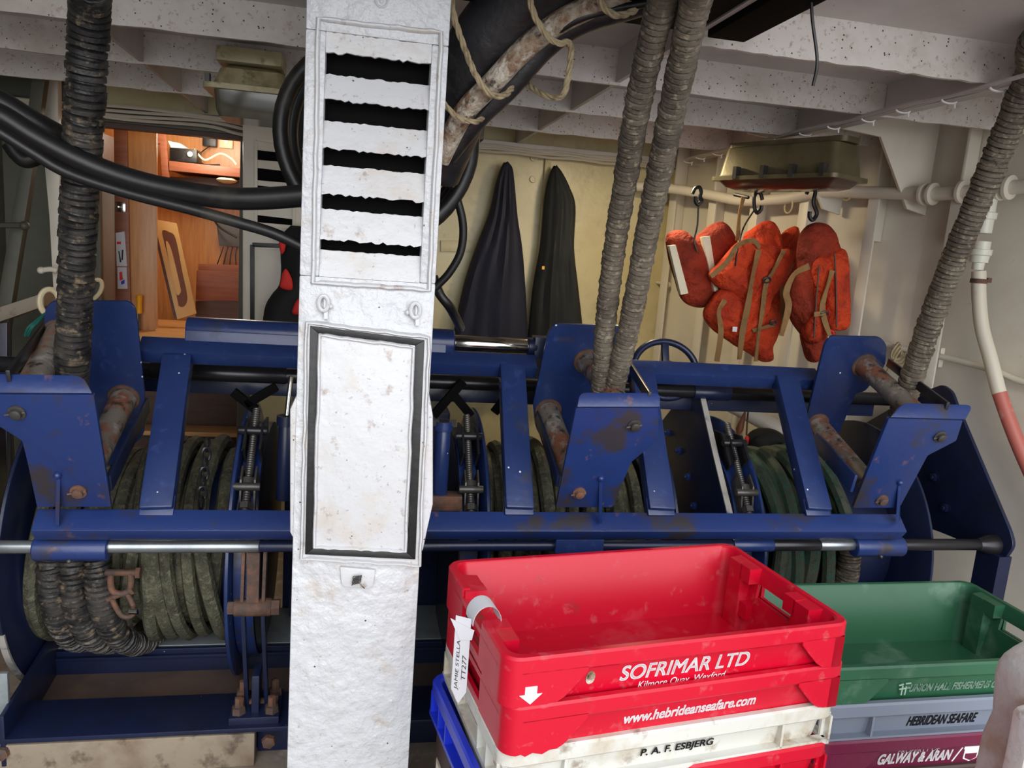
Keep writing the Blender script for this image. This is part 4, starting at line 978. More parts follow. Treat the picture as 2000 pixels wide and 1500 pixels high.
# red and black jacket by the rear vent
jk = thing('work_jacket', 'black and red work jacket hanging beside the white pillar, in front of the rear vent', 'jacket', aty(560, 620, 4.07))
def loftpx(rows, Y, dep, name, mt, parent, seed=0):
    m = MB(); rs = []; n = 28
    L = catmull([V((r[1], r[0], 0)) for r in rows], 4); Rr = catmull([V((r[2], r[0], 0)) for r in rows], 4)
    for i, (l, r) in enumerate(zip(L, Rr)):
        a = aty(l.x, l.y, Y); b = aty(r.x, r.y, Y); c = (a+b)/2; h_ = (b-a).length/2
        rs.append([V((c.x+h_*math.cos(q), Y+dep*.5*math.sin(q)*(1+.15*math.sin(4*q+seed+i*.2)), c.z)) for q in [2*math.pi*k/n for k in range(n)]])
    return m.rings(rs).build(name, mt, parent)
loftpx([(442, 568, 612), (462, 552, 640), (500, 548, 650), (530, 549, 655), (560, 545, 655), (580, 530, 655), (610, 516, 655), (690, 508, 660)], 4.08, .15, 'shell', M['blackcloth'], jk)
for pts in ([(545, 472), (558, 470), (556, 490), (549, 496)], [(553, 530), (560, 526), (570, 545), (570, 566), (548, 562), (549, 545)], [(578, 588), (592, 580), (594, 612), (571, 612)]):
    m = MB(); m.puff([aty(u, v, 4.0) for u, v in pts], (0, -1, 0), .03); m.build('red_panel', M['redcloth'], jk)

# ================================================================ LIFEJACKETS ON THE PIPE
def pads(t, outline, Y, th, mt, name='pad', seed=0, bump=.22):
    m = MB(); m.puff([aty(u, v, Y) for u, v in outline], (0, -1, 0), th, bump=bump, seed=seed); return m.build(name, mt, t, ang=60)
def webbing(t, pts, Y, wd=.026, th=.004, name='strap', mt='strap'):
    P = catmull([aty(u, v, Y+(q[0] if q else 0)) for u, v, *q in pts], 8)
    m = MB(); rs = []
    for i, p in enumerate(P):
        d = (P[min(i+1, len(P)-1)]-P[max(i-1, 0)]).normalized(); s = d.cross(V((0, 1, 0))).normalized(); tw = .5*math.sin(i*.23)
        s = s*math.cos(tw)+V((0, 1, 0))*math.sin(tw); n_ = d.cross(s)
        rs.append([p+s*wd/2-n_*th/2, p+s*wd/2+n_*th/2, p-s*wd/2+n_*th/2, p-s*wd/2-n_*th/2])
    m.rings(rs); return m.build(name, mt if not isinstance(mt, str) else M[mt], t)
def ring_(t, u, v, Y, r=.017):
    c = aty(u, v, Y); m = MB(); m.tube([c+V((r*math.cos(a), -.3*r*math.sin(a), r*.7*math.sin(a))) for a in [2*math.pi*k/18 for k in range(18)]], .004, 8, True); return m.build('ring', M['steel'], t)
YJ = 3.25
gl = 'orange lifejackets hung from the pipe'
j1 = thing('lifejacket', 'rust orange lifejacket with two pale reflective strips, leftmost under the pipe', 'lifejacket', aty(1370, 600, YJ+.06), gl)
pads(j1, [(1301, 470), (1306, 455), (1322, 449), (1338, 452), (1352, 466), (1372, 452), (1392, 437), (1412, 433), (1428, 448), (1440, 476), (1446, 520), (1430, 560), (1396, 585), (1376, 600), (1350, 598), (1331, 584), (1318, 545), (1306, 505)], YJ+.06, .13, M['orangedark'], 'body', 1, .10)
for a in ([(1307, 480), (1320, 478), (1345, 573), (1330, 576)], [(1371, 463), (1387, 461), (1403, 566), (1396, 570)]):
    m = MB(); m.prism([aty(u, v, YJ-.014) for u, v in a], (0, .026, 0)); m.build('reflective_strip', M['reflect'], j1, .002)
m = MB(); m.tube(catmull([aty(1364, 400, YJ), aty(1362, 440, YJ-.01), aty(1356, 470, YJ-.02), aty(1362, 492, YJ-.02)], 6), .004, 6); m.build('cord', M['hose'], j1)
j3 = thing('lifejacket', 'orange lifejacket hanging behind the middle ones, its top corners showing', 'lifejacket', aty(1520, 640, YJ+.04), gl)
pads(j3, [(1452, 468), (1470, 446), (1492, 432), (1508, 433), (1518, 446), (1524, 462), (1540, 447), (1556, 443), (1561, 470), (1560, 520), (1548, 570), (1535, 620), (1510, 650), (1480, 610), (1460, 540)], YJ+.03, .11, M['orange'], 'body', 2)
webbing(j3, [(1548, 512), (1527, 560), (1530, 600), (1519, 650)], YJ-.055)
j2 = thing('lifejacket', 'bulky orange lifejacket with crossed khaki straps, front one of the middle bunch', 'lifejacket', aty(1455, 700, YJ-.05), gl)
pads(j2, [(1386, 538), (1398, 520), (1420, 496), (1440, 474), (1462, 466), (1488, 478), (1520, 484), (1522, 505), (1508, 535), (1486, 560), (1462, 594), (1446, 590), (1420, 570), (1400, 560)], YJ-.05, .15, M['orange'], 'upper_pad', 3)
pads(j2, [(1488, 500), (1512, 490), (1540, 486), (1548, 500), (1530, 545), (1500, 590), (1480, 640), (1458, 640), (1452, 600), (1470, 550)], YJ-.06, .13, M['orange'], 'side_pad', 6)
pads(j2, [(1374, 612), (1386, 590), (1404, 566), (1426, 562), (1452, 580), (1480, 596), (1510, 590), (1522, 615), (1520, 650), (1508, 680), (1508, 704), (1486, 706), (1462, 690), (1436, 676), (1408, 656), (1384, 636)], YJ-.04, .14, M['orange'], 'lower_pad', 4)
webbing(j2, [(1482, 488), (1470, 540), (1460, 600), (1450, 650), (1444, 702)], YJ-.135)
webbing(j2, [(1532, 488), (1510, 530), (1496, 556), (1490, 600), (1482, 650), (1476, 706)], YJ-.135, .02)
webbing(j2, [(1416, 586), (1404, 610), (1408, 650), (1400, 706)], YJ-.125, .024)
webbing(j2, [(1388, 540), (1420, 512), (1440, 480), (1470, 470), (1484, 484)], YJ-.125, .022)
webbing(j2, [(1512, 634), (1490, 640), (1470, 646)], YJ-.13, .016)
ring_(j2, 1498, 547, YJ-.14); ring_(j2, 1510, 630, YJ-.14, .014)
m = MB(); m.box(aty(1435, 643, YJ-.122), (.022, .006, .022)); m.build('white_tab', M['print_'], j2, .002)
m = MB(); m.tube(catmull([aty(1472, 412, YJ), aty(1452, 445, YJ-.03), aty(1440, 490, YJ-.12), aty(1436, 520, YJ-.13)], 6), .004, 6); m.build('cord', M['hose'], j2)
webbing(j2, [(1452, 385), (1444, 420), (1441, 470)], YJ-.03, .02)
j4 = thing('lifejacket', 'orange lifejacket hanging from the right-hand black hook', 'lifejacket', aty(1600, 700, YJ-.1), gl)
YK = 3.0
pads(j4, [(1560, 500), (1563, 468), (1572, 447), (1590, 435), (1612, 437), (1626, 452), (1634, 474), (1640, 500), (1626, 515), (1602, 512), (1592, 530), (1580, 560), (1566, 570)], YK+.03, .13, M['orangedark'], 'collar', 7, .1)
pads(j4, [(1546, 560), (1558, 530), (1580, 525), (1594, 550), (1598, 610), (1590, 668), (1572, 660), (1552, 632), (1540, 600)], YK+.02, .15, M['orangedark'], 'left_pad', 8, .12)  # shaded side coloured darker than the lit front pads
pads(j4, [(1600, 502), (1624, 492), (1649, 488), (1653, 540), (1655, 600), (1653, 640), (1632, 646), (1612, 640), (1606, 600), (1604, 550)], YK-.02, .12, M['orange'], 'front_pad', 9, .08)
pads(j4, [(1588, 520), (1600, 500), (1612, 505), (1610, 540), (1600, 570), (1602, 620), (1598, 668), (1576, 666), (1570, 640), (1582, 590)], YK-.03, .12, M['orange'], 'front_pad', 10, .08)
pads(j4, [(1566, 650), (1590, 655), (1612, 645), (1630, 650), (1612, 680), (1598, 704), (1580, 706), (1572, 684)], YK+.02, .11, M['orangedark'], 'tail_pad', 11, .1)
for sm in ([(1630, 494), (1633, 560), (1634, 640)], [(1600, 520), (1594, 590), (1590, 660)]):
    m = MB(); m.tube(catmull([aty(u, v, YK-.083) for u, v in sm], 8), .0035, 6); m.build('seam', M['wooddark'], j4)
webbing(j4, [(1626, 528), (1616, 560), (1606, 600), (1612, 630), (1622, 660)], YK-.10, .022)
webbing(j4, [(1580, 520), (1552, 535), (1536, 570), (1540, 600), (1526, 656)], YK-.08, .026)
webbing(j4, [(1590, 614), (1612, 612)], YK-.10, .02)
ring_(j4, 1610, 614, YK-.10); 
m = MB(); c = aty(1620, 652, YK-.09); m.tube([c+V((.02*math.cos(a), 0, .014*math.sin(a))) for a in [math.pi*k/12 for k in range(13)]], .004, 8); m.build('whistle_loop', M['redcloth'], j4)
# hooks
def hook(u, v0, v1, Y, label, sgn=1):
    a, b = aty(u, v0, Y), aty(u, v1, Y); h_ = (a-b).length; r = .018
    P = [a+V((-r*1.6*sgn, 0, -.012)), a+V((-r*sgn, 0, .012)), a+V((0, 0, .018)), a+V((r*.6*sgn, 0, 0)), a+V((r*.5*sgn, 0, -h_*.4)), b+V((r*.7*sgn, 0, h_*.25)), b+V((r*.5*sgn, 0, .008)), b+V((-r*.2*sgn, 0, -.004)), b+V((-r*sgn, 0, .010)), b+V((-r*1.1*sgn, 0, .03))]
    m = MB(); m.tube(catmull(P, 6), .0085, 8); o = m.build('hanging_hook', M['hose']); return tag(o, label, 'hook', 'black hooks on the pipe')
hook(1365, 374, 398, YJ, 'small black hook over the pipe above the leftmost lifejacket')
hook(1588, 374, 428, YK, 'black S hook holding the lifejacket farthest right', 1)
hook(1478, 384, 414, YJ, 'black hook over the pipe above the middle lifejackets', -1)
m = MB(); m.cyl(aty(1434, 380, YJ+.05), aty(1462, 386, YJ-.03), .008, 8); tag(m.build('hook_peg', M['hose']), 'black peg lying across the pipe left of the middle hook', 'peg')

# ================================================================ PIPES, HOSES, CABLES, LAMPS
def hullpath(pts, off): return [onhull(u, v, off) for u, v in pts]
pp = thing('hull_pipe', 'long cream pipe with flanged joint running along the hull under the deckhead', 'pipe', onhull(1700, 376, .07))
P = [aty(1236, 364, 4.2), aty(1290, 366, 4.1)]+[onhull(1372, 378, .14), onhull(1450, 392, .12), onhull(1530, 388, .11), onhull(1600, 376, .11), onhull(1700, 376, .11), onhull(1815, 379, .11), onhull(1905, 374, .11), onhull(2080, 360, .11), V((2.56, 1.3, 1.93)), V((2.66, .8, 1.94))]
m = MB(); m.tube(catmull(P, 8), .026, 14); m.build('tube', M['hull'], pp)
for u, v in ((1806, 379), (1822, 379), (1880, 375), (1955, 368), (1972, 366)):
    c = onhull(u, v, .11); m = MB(); d = (onhull(u+12, v, .11)-c).normalized(); m.lathe(c, d, [(-.006, .03), (-.006, .044), (.006, .044), (.006, .03)], 24); m.build('flange', M['hull'], pp)
for u, v in ((1655, 366), (1540, 392)):
    c = onhull(u, v+10, .11); m = MB(); m.tube([c+V((0, .034*math.cos(a), .034*math.sin(a))) for a in [2*math.pi*k/20 for k in range(20)]], .004, 6, True); m.build('clip', M['cream'], pp)
fh = thing('drain_hose', 'white hose, red at its lower end, hanging from a plastic valve on the right hull', 'hose', onhull(1915, 545, .12))
c = [onhull(u, v, .12) for u, v in ((1921, 385), (1921, 420), (1919, 425), (1919, 470), (1916, 480), (1914, 500), (1914, 520), (1912, 545))]
m = MB(); m.lathe(onhull(1921, 445, .12), (0, 0, 1), [(-.02, .030), (.03, .031), (.032, .037), (.055, .038), (.058, .03), (.10, .03), (.12, .022)], 24); m.build('valve', M['pvc'], fh)
m = MB(); q = onhull(1914, 498, .12); m.lathe(q, (0, 0, 1), [(-.055, .02), (-.03, .022), (-.028, .031), (-.004, .033), (0, .038), (.020, .039), (.022, .03), (.05, .03)], 20); m.build('union_nut', M['pvc'], fh)
m = MB(); m.box(onhull(1902, 466, .15), (.02, .012, .05)); m.build('valve_lever', M['redcloth'], fh, .002)
q = onhull(1912, 546, .12); m = MB(); m.lathe(q, (0, 0, 1), [(-.014, .027), (-.013, .029), (.002, .029), (.003, .027)], 20); m.box(q+V((.03, -.01, .0)), (.016, .02, .018)); m.build('hose_clamp', M['rust'], fh)
hp = [(1912, 530), (1912, 580), (1918, 640), (1934, 700), (1952, 770)]
m = MB(); m.tube(catmull([onhull(u, v, .12-.004*i) for i, (u, v) in enumerate(hp)], 8), .0255, 14); m.build('upper_hose', M['hosewhite'], fh)
hp = [(1952, 768), (1972, 825), (1996, 885), (2030, 960), (2075, 1060)]
q9 = onhull(2075, 1060, .08)
m = MB(); m.tube(catmull([onhull(u, v, .105-.004*i) for i, (u, v) in enumerate(hp)]+[q9+V((.05, -.15, -.35)), q9+V((.04, -.3, -.62)), V((q9.x-.02, q9.y-.6, .03))], 8), .0257, 14); m.build('lower_hose', M['hosered'], fh)
rl = thing('hull_rail', 'thin white rail on brackets along the lower right hull', 'rail', onhull(1900, 712, .05))
m = MB(); m.tube(catmull([onhull(1665, 655, .05), onhull(1740, 676, .05), onhull(1828, 694, .05), onhull(1935, 722, .05), onhull(2080, 764, .05), V((2.62, 1.3, 1.30)), V((2.72, .8, 1.29))], 8), .012, 10); m.build('bar', M['hull'], rl)
m = MB(); q = onhull(1831, 697, .03); m.box(q, (.02, .05, .08)); m.build('bracket', M['hull'], rl, .004)
m = MB()
q0 = onhull(1750, 685, .06)
for k in range(3): m.tube([q0+V((.010*k-.01+.022*math.cos(a), -.02+.008*math.sin(a*2), .035*math.sin(a)-.012*k)) for a in [2*math.pi*i/20 for i in range(20)]], .006, 6, True)
m.tube(catmull([q0+V((-.01, -.02, -.03)), q0+V((-.05, -.03, -.09)), q0+V((-.06, -.03, -.16))], 6), .006, 6)
tag(m.build('rope_knot', M['twine']), 'small knot of pale rope tied to the rail beside the right fairlead', 'rope')
# thin conduits low on the hull behind the lifejackets
m = MB(); m.tube([onhull(1250, 545, .03), onhull(1303, 556, .03)], .009, 8); m.ball(onhull(1304, 556, .04), .018); tag(m.build('conduit', M['hull']), 'short thin conduit on the hull frames left of the lifejackets', 'conduit')
# cable runs under the deckhead
m = MB()
for k in range(3):
    X = atz(1700, 236, 2.115).x+.012*k
    m.tube([V((X+.004*math.sin(i*1.7+k), 1.3+.16*i, 2.139+.003*math.cos(i*2+k))) for i in range(18)], .006, 6)
t = m.build('cable_run', M['ceil']); tag(t, 'bundle of painted cables clipped along the right side of the deckhead', 'cables')
for i in range(14):
    m = MB(); c = V((X-.012+random.uniform(-.01, .01), 1.55+.19*i, 2.136)); m.tube([c+V((.026*math.cos(a), 0, -.008-.008*math.sin(a))) for a in [math.pi*k/8 for k in range(9)]], .003, 5); m.cyl(c+V((.02, 0, -.01)), c+V((.022, 0, -.028)), .0035, 6); m.build('cable_tie', M['print_'], t)
m = MB()
for k in range(4):
    m.tube(catmull([V((-1.9+.37*i, YW-.09-.008*k, 2.085+.008*math.sin(i*2.1+k)+.014*k)) for i in range(4)]+[V((-.62+.1*k, YW-.09, 2.06+.014*k)), V((-.30+.1*k, YW-.08, 2.04))], 6), .008, 6)
tag(m.build('cable_run', M['cable']), 'bundle of painted cables above the cabin doorway', 'cables')
m = MB()
for k in range(3): m.tube([V((.38+.1*i, YW-.088, 2.10+.004*math.sin(i*1.9+k)+.016*k)) for i in range(13)], .007, 6)
tag(m.build('cable_run', M['cable']), 'bundle of painted cables along the ledge above the dark coats', 'cables')
m = MB(); m.tube(catmull([aty(1584, -60, 1.55), aty(1586, 30, 1.55), aty(1596, 118, 1.55), aty(1588, 168, 1.56)], 8), .0035, 6)
tag(m.build('cable_tail', M['hose']), 'thin black cable end dangling from the deckhead at upper right', 'cable')
# big sooty duct and pipe bundle between the pillar and the deckhead
def tubepx(pts, r, mt, name, label, cat, seg=20, **k):
    m = MB(); m.tube(catmull([aty(*p) for p in pts], 10), r, seg, **k); return tag(m.build(name, mt), label, cat)
tubepx([(840, 330, 2.15), (880, 235, 2.08), (925, 120, 1.98), (1000, 20, 1.90), (1100, -80, 1.80)], .085, M['duct'], 'exhaust_duct', 'thick sooty lagged duct curving up beside the white pillar', 'duct', 32)
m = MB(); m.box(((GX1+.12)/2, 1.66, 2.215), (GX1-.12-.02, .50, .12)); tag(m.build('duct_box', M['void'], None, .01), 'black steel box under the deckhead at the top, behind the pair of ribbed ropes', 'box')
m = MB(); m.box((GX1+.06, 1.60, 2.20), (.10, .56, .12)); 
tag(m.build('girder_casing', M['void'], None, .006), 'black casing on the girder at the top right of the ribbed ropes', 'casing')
tubepx([(858, 312, 1.99), (905, 222, 1.94), (958, 166, 1.90), (1020, 100, 1.86), (1085, 48, 1.82), (1160, 10, 1.78), (1260, -30, 1.74)], .026, M['pipe'], 'service_pipe', 'flaking whitish pipe lashed under the sooty duct', 'pipe')
tubepx([(900, 190, 1.97), (950, 128, 1.93), (1010, 70, 1.89), (1075, 14, 1.85), (1130, -30, 1.80)], .013, M['pipedark'], 'thin_pipe', 'thin brown grimy pipe between the duct and the whitish pipe', 'pipe')
tubepx([(870, 300, 2.05), (930, 226, 2.00), (990, 168, 1.96), (1060, 90, 1.92), (1130, 40, 1.88), (1230, 8, 1.82), (1330, -18, 1.76)], .034, M['duct'], 'lagged_pipe', 'dark lagged pipe behind the whitish pipe', 'pipe')
tubepx([(900, 262, 2.0), (960, 186, 1.94), (1040, 100, 1.86), (1120, 42, 1.79), (1200, 18, 1.76), (1285, 2, 1.72), (1340, -14, 1.70)], .009, M['hose'], 'thin_hose', 'thin dark hose under the upper end of the whitish pipe', 'hose', 10)
def twist(pts, r, name, label):
    P = resample(catmull([aty(*p) for p in pts], 10), .006); m = MB()
    for ph in (0, 2.1, 4.2):
        Q = []
        for i, p in enumerate(P):
            d = (P[min(i+1, len(P)-1)]-P[max(i-1, 0)]).normalized(); u = d.orthogonal().normalized(); u = d.cross(V((.3, 1, .2))).normalized(); v = d.cross(u)
            a = i*.45+ph; Q.append(p+u*(r*.5*math.cos(a))+v*(r*.5*math.sin(a)))
        m.tube(Q, r*.56, 6)
    return tag(m.build(name, M['twine']), label, 'rope', 'lashings on the pipe bundle')
twist([(880, -20, 1.80), (886, 30, 1.80), (905, 88, 1.83), (930, 148, 1.84), (958, 184, 1.85), (985, 186, 1.86), (1000, 172, 1.9)], .0075, 'lashing_rope', 'pale twisted rope hanging from the pillar top to the pipe bundle')
twist([(1032, -30, 1.76), (1040, 20, 1.77), (1062, 62, 1.78), (1088, 84, 1.79), (1112, 84, 1.80), (1114, 120, 1.82), (1104, 176, 1.84), (1090, 190, 1.86), (1060, 184, 1.9), (1024, 160, 1.98)], .0075, 'lashing_rope', 'pale twisted rope crossing the pipe and looping down below it')
twist([(866, 200, 1.86), (890, 226, 1.86), (925, 238, 1.86), (942, 232, 1.90)], .0065, 'lashing_rope', 'short pale rope lashing at the lower end of the pipe bundle')
twist([(1165, -20, 1.70), (1180, 14, 1.71), (1204, 30, 1.72), (1236, 22, 1.74), (1250, 6, 1.76)], .008, 'lashing_rope', 'pale greenish rope turn around the upper end of the pipe bundle')
m = MB(); m.box(aty(916, 258, 2.35), (.08, .10, .05)); tag(m.build('junction_box', M['pipedark'], None, .006), 'small brown junction box under the lower end of the pipe bundle', 'box')
# coil of black hose half hidden by the pillar
m = MB(); c = aty(738, 285, 2.36)
for k in range(5):
    rr = .262-.014*(k % 3); dy = .05*k-.1
    m.tube([c+V((rr*math.cos(a)+.008*math.sin(2*a+k), dy+.015*math.sin(a+k), rr*math.sin(a))) for a in [2*math.pi*i/48 for i in range(48)]], .023, 10, True)
tag(m.build('hose_coil', M['hose']), 'coil of black hose showing on both sides of the white pillar', 'hose')
tubepx([(868, 322, 2.25), (888, 372, 2.25), (904, 436, 2.26), (900, 490, 2.27), (878, 532, 2.28), (850, 562, 2.29)], .012, M['hose'], 'thin_hose', 'thin black hose curving down right of the white pillar', 'hose', 12)
tubepx([(846, 540, 2.31), (858, 572, 2.31), (880, 602, 2.33), (900, 640, 2.5)], .015, M['hose'], 'thin_hose', 'short black hose dropping behind the hydraulic cylinder right of the pillar', 'hose', 12)
hz = 'black hoses drooping across the doorway'
tubepx([(-420, 190, 1.9), (-200, 180, 1.96), (-60, 208, 2.0), (0, 226, 2.02), (62, 264, 2.03), (128, 300, 2.04), (200, 332, 2.05), (280, 358, 2.05), (370, 377, 2.04), (460, 388, 2.02), (560, 385, 2.0), (680, 372, 1.97)], .027, M['hose'], 'thick_hose', 'thick black hose drooping across the cabin doorway', 'hose', 18)
tubepx([(-420, 160, 1.95), (-200, 150, 2.0), (-60, 176, 2.06), (0, 200, 2.08), (60, 236, 2.10), (120, 268, 2.14), (190, 300, 2.2)], .028, M['hose'], 'thick_hose', 'thick black hose at the upper left edge, above the drooping one', 'hose', 18)
tubepx([(-420, 190, 1.84), (-200, 186, 1.9), (-60, 225, 1.94), (0, 258, 1.95), (64, 298, 1.96), (132, 337, 1.97), (240, 374, 1.97), (370, 408, 1.96), (470, 436, 1.95), (540, 458, 1.94), (610, 492, 1.93)], .0135, M['hose'], 'thin_hose', 'thinner black hose drooping below the thick one across the doorway', 'hose', 14)
tubepx([(20, 280, 2.3), (34, 300, 2.3), (52, 312, 2.3), (78, 300, 2.3), (80, 270, 2.3)], .022, M['hose'], 'hose_bend', 'dark hose bend hanging at the upper left under the thick hoses', 'hose', 12)
# deck floodlights
fl = thing('floodlight', 'boxy tarnished floodlight under the deckhead, left of the white pillar', 'floodlight', aty(500, 200, 3.05))
def qloop(cu, cv, Y, hx, hy, dz=0, r=.02):
    c = aty(cu, cv, Y); return [c+p for p in rr_loop(hx, hy, r, dz)]
c0 = aty(494, 116, 3.05); cz_ = aty(497, 178, 3.05).z; top_ = aty(495, 140, 3.05).z
m = MB(); m.box((c0.x, 3.05, (c0.z+top_)/2+.012), (.22, .20, .05)); m.build('mounting_plate', M['lamptan'], fl, .006)
m = MB(); X0 = aty(498, 160, 3.05).x
m.rings([[V((X0, 3.05, 0))+p for p in rr_loop(a, b, .03, z)] for a, b, z in ((.085, .07, top_), (.108, .09, top_-.012), (.122, .10, top_-.05), (.13, .108, cz_), (.158, .13, cz_-.004), (.158, .13, cz_-.022), (.14, .115, cz_-.022))]); m.build('housing', M['lamptan'], fl)
m = MB(); m.rings([[V((X0+.012, 3.05, 0))+p for p in rr_loop(a, b, .02, z)] for a, b, z in ((.135, .11, cz_-.02), (.130, .105, cz_-.085), (.12, .095, cz_-.11))]); m.build('lens', M['lampglass'], fl)
for s in (-1, 1):
    m = MB(); m.box((X0+s*.152, 3.0, cz_+.01), (.016, .03, .05)); m.build('clip', M['steel'], fl)
f2 = thing('floodlight', 'long tarnished floodlight with reddish lens under the deckhead, above the lifejackets', 'floodlight', aty(1545, 340, 3.1))
ux = (aty(1668, 342, 2.72)-aty(1420, 362, 3.25)); ux.z = 0; Lf = ux.length; ux.normalize(); uy = V((-ux.y, ux.x, 0)); c = (aty(1668, 342, 2.72)+aty(1420, 362, 3.25))/2
def ol(hx, hy, z, r=.03): return [c+ux*p.x+uy*p.y+V((0, 0, p.z)) for p in rr_loop(hx, hy, r, z)]
h2 = Lf/2
m = MB(); m.rings([ol(h2-.05, .07, .135), ol(h2-.035, .085, .13), ol(h2-.02, .10, .02), ol(h2-.018, .105, .012), ol(h2, .125, .010), ol(h2, .125, -.006), ol(h2-.02, .105, -.006)]); m.build('housing', M['lampsteel'], f2)
m = MB(); m.rings([ol(h2-.02, .105, -.004), ol(h2-.05, .085, -.03, .02), ol(h2-.08, .06, -.04, .02)]); m.build('lens', M['lampred'], f2)
m = MB(); m.rings([ol(h2-.02, .06, .134), ol(h2-.02, .06, .155)]); m.build('mounting_plate', M['lampsteel'], f2)
for t_ in (-.55, -.1, .35, .8):
    m = MB(); q = c+ux*(h2*t_)-uy*.115; m.box(q+V((0, 0, .022)), (.018, .03, .05), math.atan2(ux.y, ux.x)); m.build('clip', M['steel'], f2)

# ================================================================ CABIN CONTENTS AND REAR VENT
def pxprism(pts, Y, th, mt, name, label, cat, bevel=0, group=None):
    m = MB(); m.prism([aty(u, v, Y) for u, v in pts], (0, th, 0)); return tag(m.build(name, mt, None, bevel), label, cat, group)
zc_ = aty(330, 655, 4.45).z
m = MB(); m.box((-1.0, 4.78, zc_-.02), (1.30, .8, .04)); ct = thing('cabin_counter', 'brown wooden counter with pale top inside the cabin doorway', 'counter', (-.98, 4.78, .3)); m.build('counter_top', M['woodpale'], ct, .004)
m = MB(); m.box((-.98, 4.60, (zc_+.3)/2-.02), (1.28, .03, zc_-.34)); m.build('front_panel', M['wooddark'], ct)
m = MB(); q = aty(400, 846, 4.42); m.box((-.98, 4.47, q.z), (1.0, .16, .025)); m.build('step_plank', M['woodpale'], ct, .003)
m = MB(); m.prism([aty(u, v, 4.62) for u, v in ((246, 240), (306, 246), (308, 640), (270, 668), (246, 668))], (.0, .012, 0)); tag(m.build('wood_partition', M['wood'], None, .003), 'varnished orange wood panel just inside the doorway, left of the leaning board', 'panel')
m = MB(); m.prism([aty(u, v, 4.60) for u, v in ((222, 250), (248, 250), (256, 660), (226, 660))], (.0, .012, 0)); tag(m.build('door_post', M['woodmid'], None, .003), 'narrow reddish wood post with stickers beside the open door', 'panel')
lb = thing('leaning_board', 'tan wooden board with brown oval inlay leaning on the counter inside the cabin', 'board', aty(350, 620, 4.75))
bd = [(300, 428), (345, 436), (384, 612), (346, 624)]; N_ = V((.25, -1, .18)).normalized(); bp0 = aty(345, 620, 4.78)
def bpl(u, v, o=0): return onp(u, v, bp0+N_*o, N_)
m = MB(); m.prism([bpl(u, v) for u, v in bd], N_*-.025); m.build('panel', M['tan'], lb, .002)
m = MB(); m.prism([bpl(u, v, .001) for u, v in ((295, 430), (300, 428), (346, 624), (340, 620))], N_*-.026); m.build('edge', M['wooddark'], lb)
ov = catmull([bpl(u, v, .0015) for u, v in ((317, 451), (330, 453), (343, 466), (356, 530), (366, 580), (360, 598), (350, 598), (347, 588), (338, 540), (322, 478))], 5, True)
m = MB(); m.prism(ov, N_*-.003); m.build('oval_inlay', M['oval'], lb)
ov = catmull([bpl(u, v, .004) for u, v in ((324, 475), (330, 476), (338, 500), (352, 560), (352, 572), (345, 574), (334, 530))], 5, True)
m = MB(); m.prism(ov, N_*-.003); m.build('hand_slot', M['tan'], lb)
bx = thing('wooden_box', 'reddish wooden box on the cabin counter beside the leaning board', 'box', aty(425, 590, 5.1))
m = MB(); m.prism([aty(u, v, 5.02) for u, v in ((384, 528), (470, 532), (470, 588), (382, 586))], (0, .02, 0)); m.build('front_board', M['woodmid'], bx, .002)
m = MB(); m.prism([aty(u, v, 5.2) for u, v in ((387, 515), (470, 518), (470, 560), (387, 560))], (0, .02, 0)); m.build('rear_board', M['woodmid'], bx, .002)
m = MB(); q0_ = aty(382, 588, 5.04); q1_ = aty(470, 588, 5.04); m.prism([q0_, q1_, V((q1_.x, 5.04, zc_)), V((q0_.x, 5.04, zc_))], (0, .14, 0)); m.build('base_board', M['wooddark'], bx)
eb = thing('electrical_box', 'grey electrical box with hanging wires on the cabin wall', 'electrical box', aty(440, 480, 5.5))
m = MB(); m.prism([aty(u, v, 5.45) for u, v in ((421, 428), (480, 436), (480, 484), (428, 480))], (0, .1, 0)); m.build('case', mat('grey plastic', rgb(84, 84, 84), .5), eb, .006)
m = MB()
for k in range(4): m.tube(catmull([aty(436+9*k, 482, 5.46), aty(430+10*k, 500, 5.44), aty(420+14*k, 528, 5.42)], 6), .004, 5)
m.tube(catmull([aty(415, 425, 5.45), aty(430, 445, 5.40), aty(462, 464, 5.36)], 6), .006, 6); m.build('wires', M['hose'], eb)
sh = thing('cabin_shelf', 'reddish wooden shelf high on the cabin wall', 'shelf', aty(400, 330, 5.3))
m = MB(); m.prism([aty(u, v, 5.2) for u, v in ((330, 314), (480, 330), (480, 347), (330, 333))], (0, .38, 0)); m.build('shelf_board', M['woodmid'], sh, .003)
m = MB(); m.prism([aty(u, v, 5.2) for u, v in ((303, 256), (322, 255), (330, 346), (316, 344), (312, 280), (305, 282))], (0, .03, 0)); m.build('side_bracket', M['woodmid'], sh, .003)
m = MB(); m.prism([aty(u, v, 5.3) for u, v in ((330, 345), (480, 352), (480, 372), (330, 360))], (0, .25, 0)); m.build('under_panel', M['wooddark'], sh)
rd = thing('radio', 'black radio with a round knob on the cabin shelf', 'radio', aty(357, 312, 5.25))
m = MB(); m.prism([aty(u, v, 5.22) for u, v in ((331, 288), (384, 292), (384, 318), (331, 314))], (0, .16, 0)); m.build('case', M['black'], rd, .004)
m = MB(); m.cyl(aty(371, 301, 5.22), aty(371, 301, 5.20), .016); m.build('knob', M['socket'], rd)
m = MB(); m.prism([aty(u, v, 5.24) for u, v in ((328, 275), (352, 280), (366, 290), (334, 288))], (0, .12, 0)); tag(m.build('papers', M['paper']), 'white papers lying on the black radio', 'paper')
ch_ = thing('charger', 'small dark charger plugged in on the cabin wall', 'charger', aty(410, 275, 5.56))
m = MB(); m.box(aty(410, 275, 5.56), (.085, .05, .075)); m.build('case', M['black'], ch_, .005)
